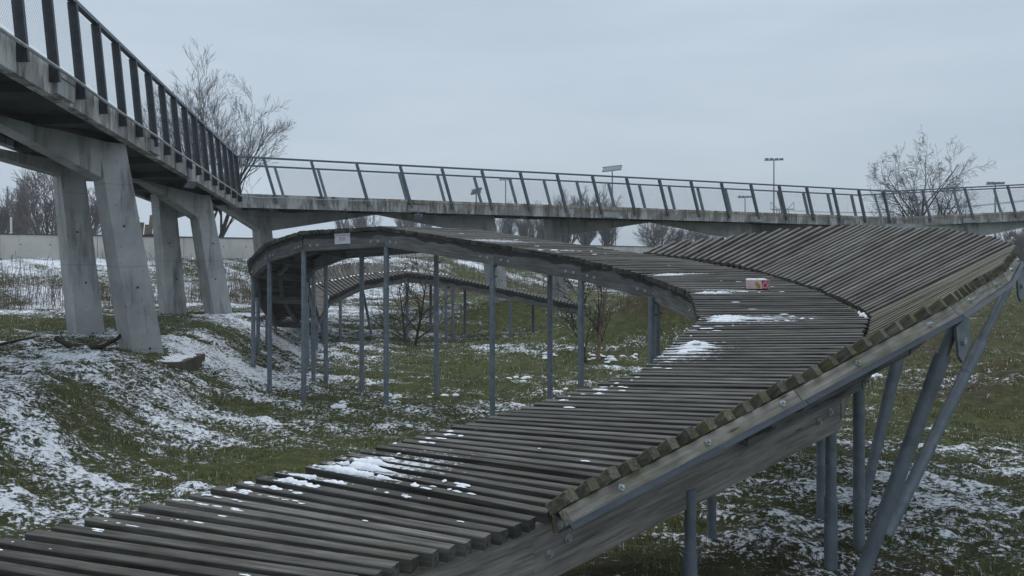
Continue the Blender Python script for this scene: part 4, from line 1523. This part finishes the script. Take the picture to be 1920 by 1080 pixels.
r5 = random.Random(55)
def snow_on(line, s0, s1, dens, size, hgt=0.016):
    """ragged ridges of snow lying along a plank's top face"""
    a, b, al, i, t = line
    L = (b - a).length
    ex_ = (b - a).normalized()
    nrm_ = ex_.cross(al)
    if nrm_.z < 0:
        nrm_ = -nrm_
    nrm_.normalize()
    ey_ = nrm_.cross(ex_)
    spans = []
    if dens >= 2:
        spans.append((s0 * L, s1 * L, 0.030, 0.2))
    else:
        for _ in range(max(1, int(dens * (s1 - s0) * L / 0.07))):
            c0 = r5.uniform(s0, s1) * L
            l0 = r5.uniform(0.015, 0.09)
            spans.append((c0 - l0 / 2, c0 + l0 / 2, 0.006 + size * r5.uniform(0.0, 0.7), 0.75))
    for u0, u1, wmax, edge in spans:
        n = max(3, int((u1 - u0) / 0.014))
        ph, off0 = r5.uniform(0, 99), r5.uniform(-0.008, 0.014) if edge < 0.5 else r5.uniform(-0.018, 0.022)
        st = []
        for k in range(n + 1):
            q = k / n
            w = wmax * (0.62 + 0.75 * float(vnoise(ph + k * 0.33, 3.3, 5)) + 0.35 * (r5.random() - 0.5))
            w *= min(1.0, 3.2 * q + 0.15, 2.2 * (1 - q) + 0.02) if edge < 0.5 else math.sin(math.pi * (0.06 + 0.88 * q)) ** 0.5
            if edge < 0.5 and float(vnoise(ph + k * 0.15, 9.1, 8)) < 0.26 * q:
                w *= 0.15
            w = max(0.001, min(0.034, w))
            c = a + ex_ * (u0 + (u1 - u0) * q) + ey_ * (off0 + r5.uniform(-.003, .003)) + nrm_ * 0.001
            h = hgt * (w / 0.03) * r5.uniform(0.7, 1.25)
            st.append([c + ey_ * (w * e) + nrm_ * (h * z) for e, z in ((-1, 0), (-0.72, 0.72), (0, 1), (0.72, 0.72), (1, 0))])
        vs = [p for r_ in st for p in r_]
        fs = []
        for k in range(n):
            for j in range(4):
                fs.append((k * 5 + j, k * 5 + j + 1, (k + 1) * 5 + j + 1, (k + 1) * 5 + j))
        fs.append((0, 1, 2, 3, 4))
        fs.append((n * 5 + 4, n * 5 + 3, n * 5 + 2, n * 5 + 1, n * 5))
        sn.add(vs, fs)
def near_line(i, t):
    return min(range(len(deck_lines)), key=lambda k: abs((deck_lines[k][3] + deck_lines[k][4]) - (i + t)))
# thin fringe of snow along left ends of the near planks
for k, ln in enumerate(deck_lines):
    i = ln[3]
    if i <= 4:
        if i <= 1:
            snow_on(ln, 0.0, r5.uniform(0.10, 0.38), 1.6 * r5.uniform(0.4, 1.0), 0.004, 0.007)
        elif r5.random() < 0.75:
            snow_on(ln, 0.0, r5.uniform(0.05, 0.30), 0.9 * r5.uniform(0.2, 1.6), 0.009, 0.008)
        if r5.random() < 0.15:
            s_ = r5.uniform(0.3, 0.9)
            snow_on(ln, s_, s_ + 0.06, 0.8, 0.007, 0.006)
    elif i <= 9 and r5.random() < 0.25:
        s_ = r5.uniform(0.0, 0.8)
        snow_on(ln, s_, s_ + 0.12, 0.5, 0.012, 0.006)
# deeper patches caught where the deck bends
def patch(i, t, s0, s1, rows, dens, size, h=0.02):
    k0 = near_line(i, t)
    for dk in range(-rows, rows + 1):
        k = k0 + dk
        if 0 <= k < len(deck_lines):
            f = 1 - abs(dk) / (rows + 1.0)
            snow_on(deck_lines[k], s0 + 0.02 * abs(dk), s0 + (s1 - s0) * (0.4 + 0.6 * f), dens, size, h)
patch(2, 0.02, 0.02, 0.42, 2, 6, 0.016, 0.018)
patch(2, 0.02, 0.4, 0.75, 1, 1.0, 0.016, 0.012)
patch(1, 0.80, 0.0, 0.35, 2, 1.2, 0.018, 0.014)
patch(4, 0.40, 0.02, 0.30, 2, 6, 0.017, 0.016)
patch(5, 0.0, 0.02, 0.42, 1, 6.5, 0.019, 0.016)
patch(5, 0.02, 0.3, 0.7, 1, 0.9, 0.018, 0.010)
patch(5, 0.93, 0.0, 0.30, 0, 3.0, 0.030, 0.02)
patch(6, 0.90, 0.02, 0.32, 0, 3.0, 0.030, 0.02)
patch(6, 0.02, 0.2, 0.7, 0, 1.2, 0.02, 0.008)
patch(8, 0.5, 0.05, 0.6, 0, 1.5, 0.024, 0.008)
patch(5, 0.06, 0.96, 1.01, 1, 3.0, 0.030, 0.03)
patch(15, 0.9, 0.9, 1.0, 3, 2, 0.03, 0.02)
for i in range(15, 19):
    for k in range(12):
        ln = deck_lines[near_line(i, k / 12)]
        snow_on(ln, 0.0, 0.10, 2.2, 0.035, 0.02)
so = sn.build('deck_snow', M['snow'], None, True)
tag(so, 'patches and crumbs of snow lying on the timber planks', kind='stuff')
# cap of snow on the carton
cs = MB()
for k in range(16):
    blob(cs, cp + ex * r5.uniform(-0.085, 0.072) + ey * r5.uniform(-0.05, 0.05) + Vector((0, 0, 0.092)), 0.04, 0.026, 0.018, r5)
tag(cs.build('carton_snow', M['snow'], None, True), 'cap of snow resting on top of the food carton', kind='stuff')
gs = MB()
for _ in range(260):
    x_, y_ = -6.28 + random.Random(_).uniform(-0.82, 0.82), 14.42 + random.Random(_ + 999).uniform(-0.52, 0.55)
    blob(gs, Vector((x_, y_, gz(-6.35, 14.75) - 0.092)), 0.07, 0.05, 0.022, random.Random(_ * 3))
for _ in range(160):
    x_, y_ = -7.35 + random.Random(_).uniform(-0.8, 0.8), 22.4 + random.Random(_ + 999).uniform(-0.52, 0.5)
    blob(gs, Vector((x_, y_, gz(-7.6, 22.6) + 0.02)), 0.10, 0.06, 0.03, random.Random(_ * 3))
r6 = random.Random(77)
for u, v in ((740, 743), (826, 744), (972, 709), (1040, 733), (1025, 672), (1637, 706), (776, 771), (1180, 668), (1120, 672), (1150, 676), (700, 716), (640, 760), (560, 600)):
    # find where the view line meets the ground
    yy = 4.0
    while yy < 60:
        xx = (u - 960) / 1600 * yy
        if (470 - v) / 1600 * yy + EYE <= gz(xx, yy):
            break
        yy += 0.05
    for _ in range(7):
        x_, y_ = xx + r6.gauss(0, 0.11), yy + r6.gauss(0, 0.13)
        blob(gs, Vector((x_, y_, gz(x_, y_) - 0.005)), r6.uniform(0.04, 0.10), r6.uniform(0.04, 0.08), r6.uniform(0.02, 0.05), r6)
tag(gs.build('snow_clods', M['snow'], None, True), 'small white heaps of leftover snow on the grass of the hollow', kind='stuff')

# ------------------------------------------------------------------ grass blades
def make_grass(name, n, xr, yr, hmin, hmax, wid, label, keep_snow=0.14, seed=1, power=1.0):
    g = np.random.default_rng(seed)
    x = g.uniform(xr[0], xr[1], n)
    y = yr[0] + (yr[1] - yr[0]) * g.random(n) ** power
    vis = np.abs(x) < 0.66 * y + 0.8
    x, y = x[vis], y[vis]
    s = snow_field(x, y) + (vnoise(x * 5.5, y * 5.5, 5) - 0.5) * 0.22
    keep = (s < 0.49) | (g.random(len(x)) < keep_snow)
    clump = fbm(x * 2.2, y * 2.2, 51, 3)
    keep &= g.random(len(x)) < np.clip((clump - 0.22) * 2.4, 0.12, 1)
    x, y, s, clump = x[keep], y[keep], s[keep], clump[keep]
    m = len(x)
    z = ground_z(x, y) + EYE - 0.01
    h = g.uniform(hmin, hmax, m) * (0.55 + 0.9 * clump) * np.where(g.random(m) < 0.04, 1.6, 1.0)
    th = g.uniform(0, 2 * np.pi, m)
    ln = g.uniform(0.15, 1.0, m) * h
    lx, ly = np.cos(th) * ln, np.sin(th) * ln
    ph = th + np.pi / 2 + g.uniform(-.5, .5, m)
    w = wid * g.uniform(0.6, 1.3, m)
    wx, wy = np.cos(ph) * w, np.sin(ph) * w
    V = np.zeros((m, 5, 3))
    V[:, 0] = np.stack([x - wx, y - wy, z], 1)
    V[:, 1] = np.stack([x + wx, y + wy, z], 1)
    V[:, 2] = np.stack([x + lx * .4 + wx * .7, y + ly * .4 + wy * .7, z + h * .62], 1)
    V[:, 3] = np.stack([x + lx * .4 - wx * .7, y + ly * .4 - wy * .7, z + h * .62], 1)
    V[:, 4] = np.stack([x + lx, y + ly, z + h * (0.95 - 0.35 * (ln / h))], 1)
    base = (np.arange(m) * 5)[:, None]
    tris = np.concatenate([base + np.array([[0, 1, 2]]), base + np.array([[0, 2, 3]]), base + np.array([[3, 2, 4]])], 1).reshape(-1, 3)
    me = bpy.data.meshes.new(name)
    me.vertices.add(m * 5)
    me.vertices.foreach_set('co', V.astype(np.float32).ravel())
    me.loops.add(tris.size)
    me.loops.foreach_set('vertex_index', tris.ravel().astype(np.int32))
    me.polygons.add(len(tris))
    me.polygons.foreach_set('loop_start', np.arange(0, tris.size, 3, dtype=np.int32))
    me.update(calc_edges=True)
    dr = np.clip(dry_field(x, y) + (fbm(x * .8, y * .8, 61, 3) - .5) * 1.3 + g.normal(0, .22, m), 0, 1)[:, None]
    green = np.array([[0.118, 0.134, 0.042]]) * g.uniform(0.6, 1.45, (m, 1))
    brown = np.array([[0.150, 0.120, 0.060]]) * g.uniform(0.5, 1.4, (m, 1))
    c = green * (1 - dr) + brown * dr
    frost = (g.random(m) < 0.05)[:, None]
    c = np.where(frost, np.array([[0.55, 0.60, 0.62]]), c)
    cc_ = np.concatenate([c, np.ones((m, 1))], 1)
    cv = np.repeat(cc_, 5, axis=0).astype(np.float32)
    at = me.color_attributes.new('tint', 'FLOAT_COLOR', 'POINT')
    at.data.foreach_set('color', cv.ravel())
    me.materials.append(M['blade'])
    o = bpy.data.objects.new(name, me)
    COL.objects.link(o)
    tag(o, label, kind='stuff')
    return o
make_grass('grass', 330000, (-7.5, 8.5), (2.6, 13.0), 0.022, 0.065, 0.0026, 'short frosty winter grass poking through the snow near the track', 0.30, 1, 0.8)
make_grass('grass', 210000, (-16, 16), (12.5, 27), 0.03, 0.08, 0.005, 'short winter grass of the hollow and the mounds beyond the near track', 0.28, 2, 0.9)
make_grass('grass', 130000, (-28, 34), (27, 50), 0.05, 0.11, 0.010, 'rough winter grass on the embankment and the ground beyond the far track', 0.25, 3, 0.9)
# dry weeds along the embankment foot
def weeds(name, spots, n, label, seed):
    r = random.Random(seed)
    mb = MB()
    for (cx, cy, sx, sy, h) in spots:
        for _ in range(n):
            x_, y_ = r.gauss(cx, sx), r.gauss(cy, sy)
            z_ = gz(x_, y_)
            hh = h * r.uniform(0.4, 1.1)
            d = Vector((r.uniform(-.25, .25), r.uniform(-.2, .2), 1)) * hh
            p0 = Vector((x_, y_, z_ - 0.05))
            mb.tube(p0, p0 + d, 0.010, 0.006, 3, False)
            for _k in range(3):
                q0 = p0 + d * r.uniform(0.45, 0.95)
                mb.tube(q0, q0 + Vector((r.uniform(-.2, .2), r.uniform(-.2, .2), r.uniform(.05, .3))) * hh * 0.6, 0.006, 0.005, 3, False)
    tag(mb.build(name, M['weed']), label, kind='stuff')
weeds('dry_weeds', [(-21, 36, 2.0, 1.0, 1.0), (-17.5, 37.5, 1.6, 0.8, 0.9), (-13.6, 39.5, 1.0, 0.8, 1.0), (-24, 34.5, 2, 1, 0.9), (-22.5, 38.5, 3, 1.2, 0.7), (-16, 44.5, 3, 0.8, 0.6), (-12.0, 43, 1.5, 1.5, 0.8)], 260, 'brown dead weed stalks along the foot of the embankment behind the columns', 4)
weeds('dry_weeds', [(-3.5, 50, 3.0, 1.2, 1.0), (3.0, 53, 3.0, 1.2, 1.0), (-9, 48.5, 2.5, 0.8, 0.8), (9, 58, 4, 1.2, 1.0), (-3, 54.8, 4, 0.6, 0.8), (28, 62, 5, 3, 1.6)], 160, 'brown dead weed stalks below the wall seen beneath the far track', 6)

# ------------------------------------------------------------------ damp winter air
hx0, hx1, hy0, hy1, hz0, hz1 = -1210, 1210, -210, 1410, -1.9, 27.0
hz = MB().hexa([Vector(p) for p in ((hx0, hy0, hz0), (hx1, hy0, hz0), (hx1, hy1, hz0), (hx0, hy1, hz0), (hx0, hy0, hz1), (hx1, hy0, hz1), (hx1, hy1, hz1), (hx0, hy1, hz1))])
hm = bpy.data.materials.new('damp_air')
hm.use_nodes = True
ht = hm.node_tree
ht.nodes.clear()
ho = ht.nodes.new('ShaderNodeOutputMaterial')
hv_ = ht.nodes.new('ShaderNodeVolumePrincipled')
hv_.inputs['Color'].default_value = (0.86, 0.92, 1.0, 1)
hv_.inputs['Density'].default_value = 0.0008
ht.links.new(hv_.outputs[0], ho.inputs['Volume'])
haze = hz.build('haze', hm)
tag(haze, 'thin grey winter haze in the distance', kind='stuff')
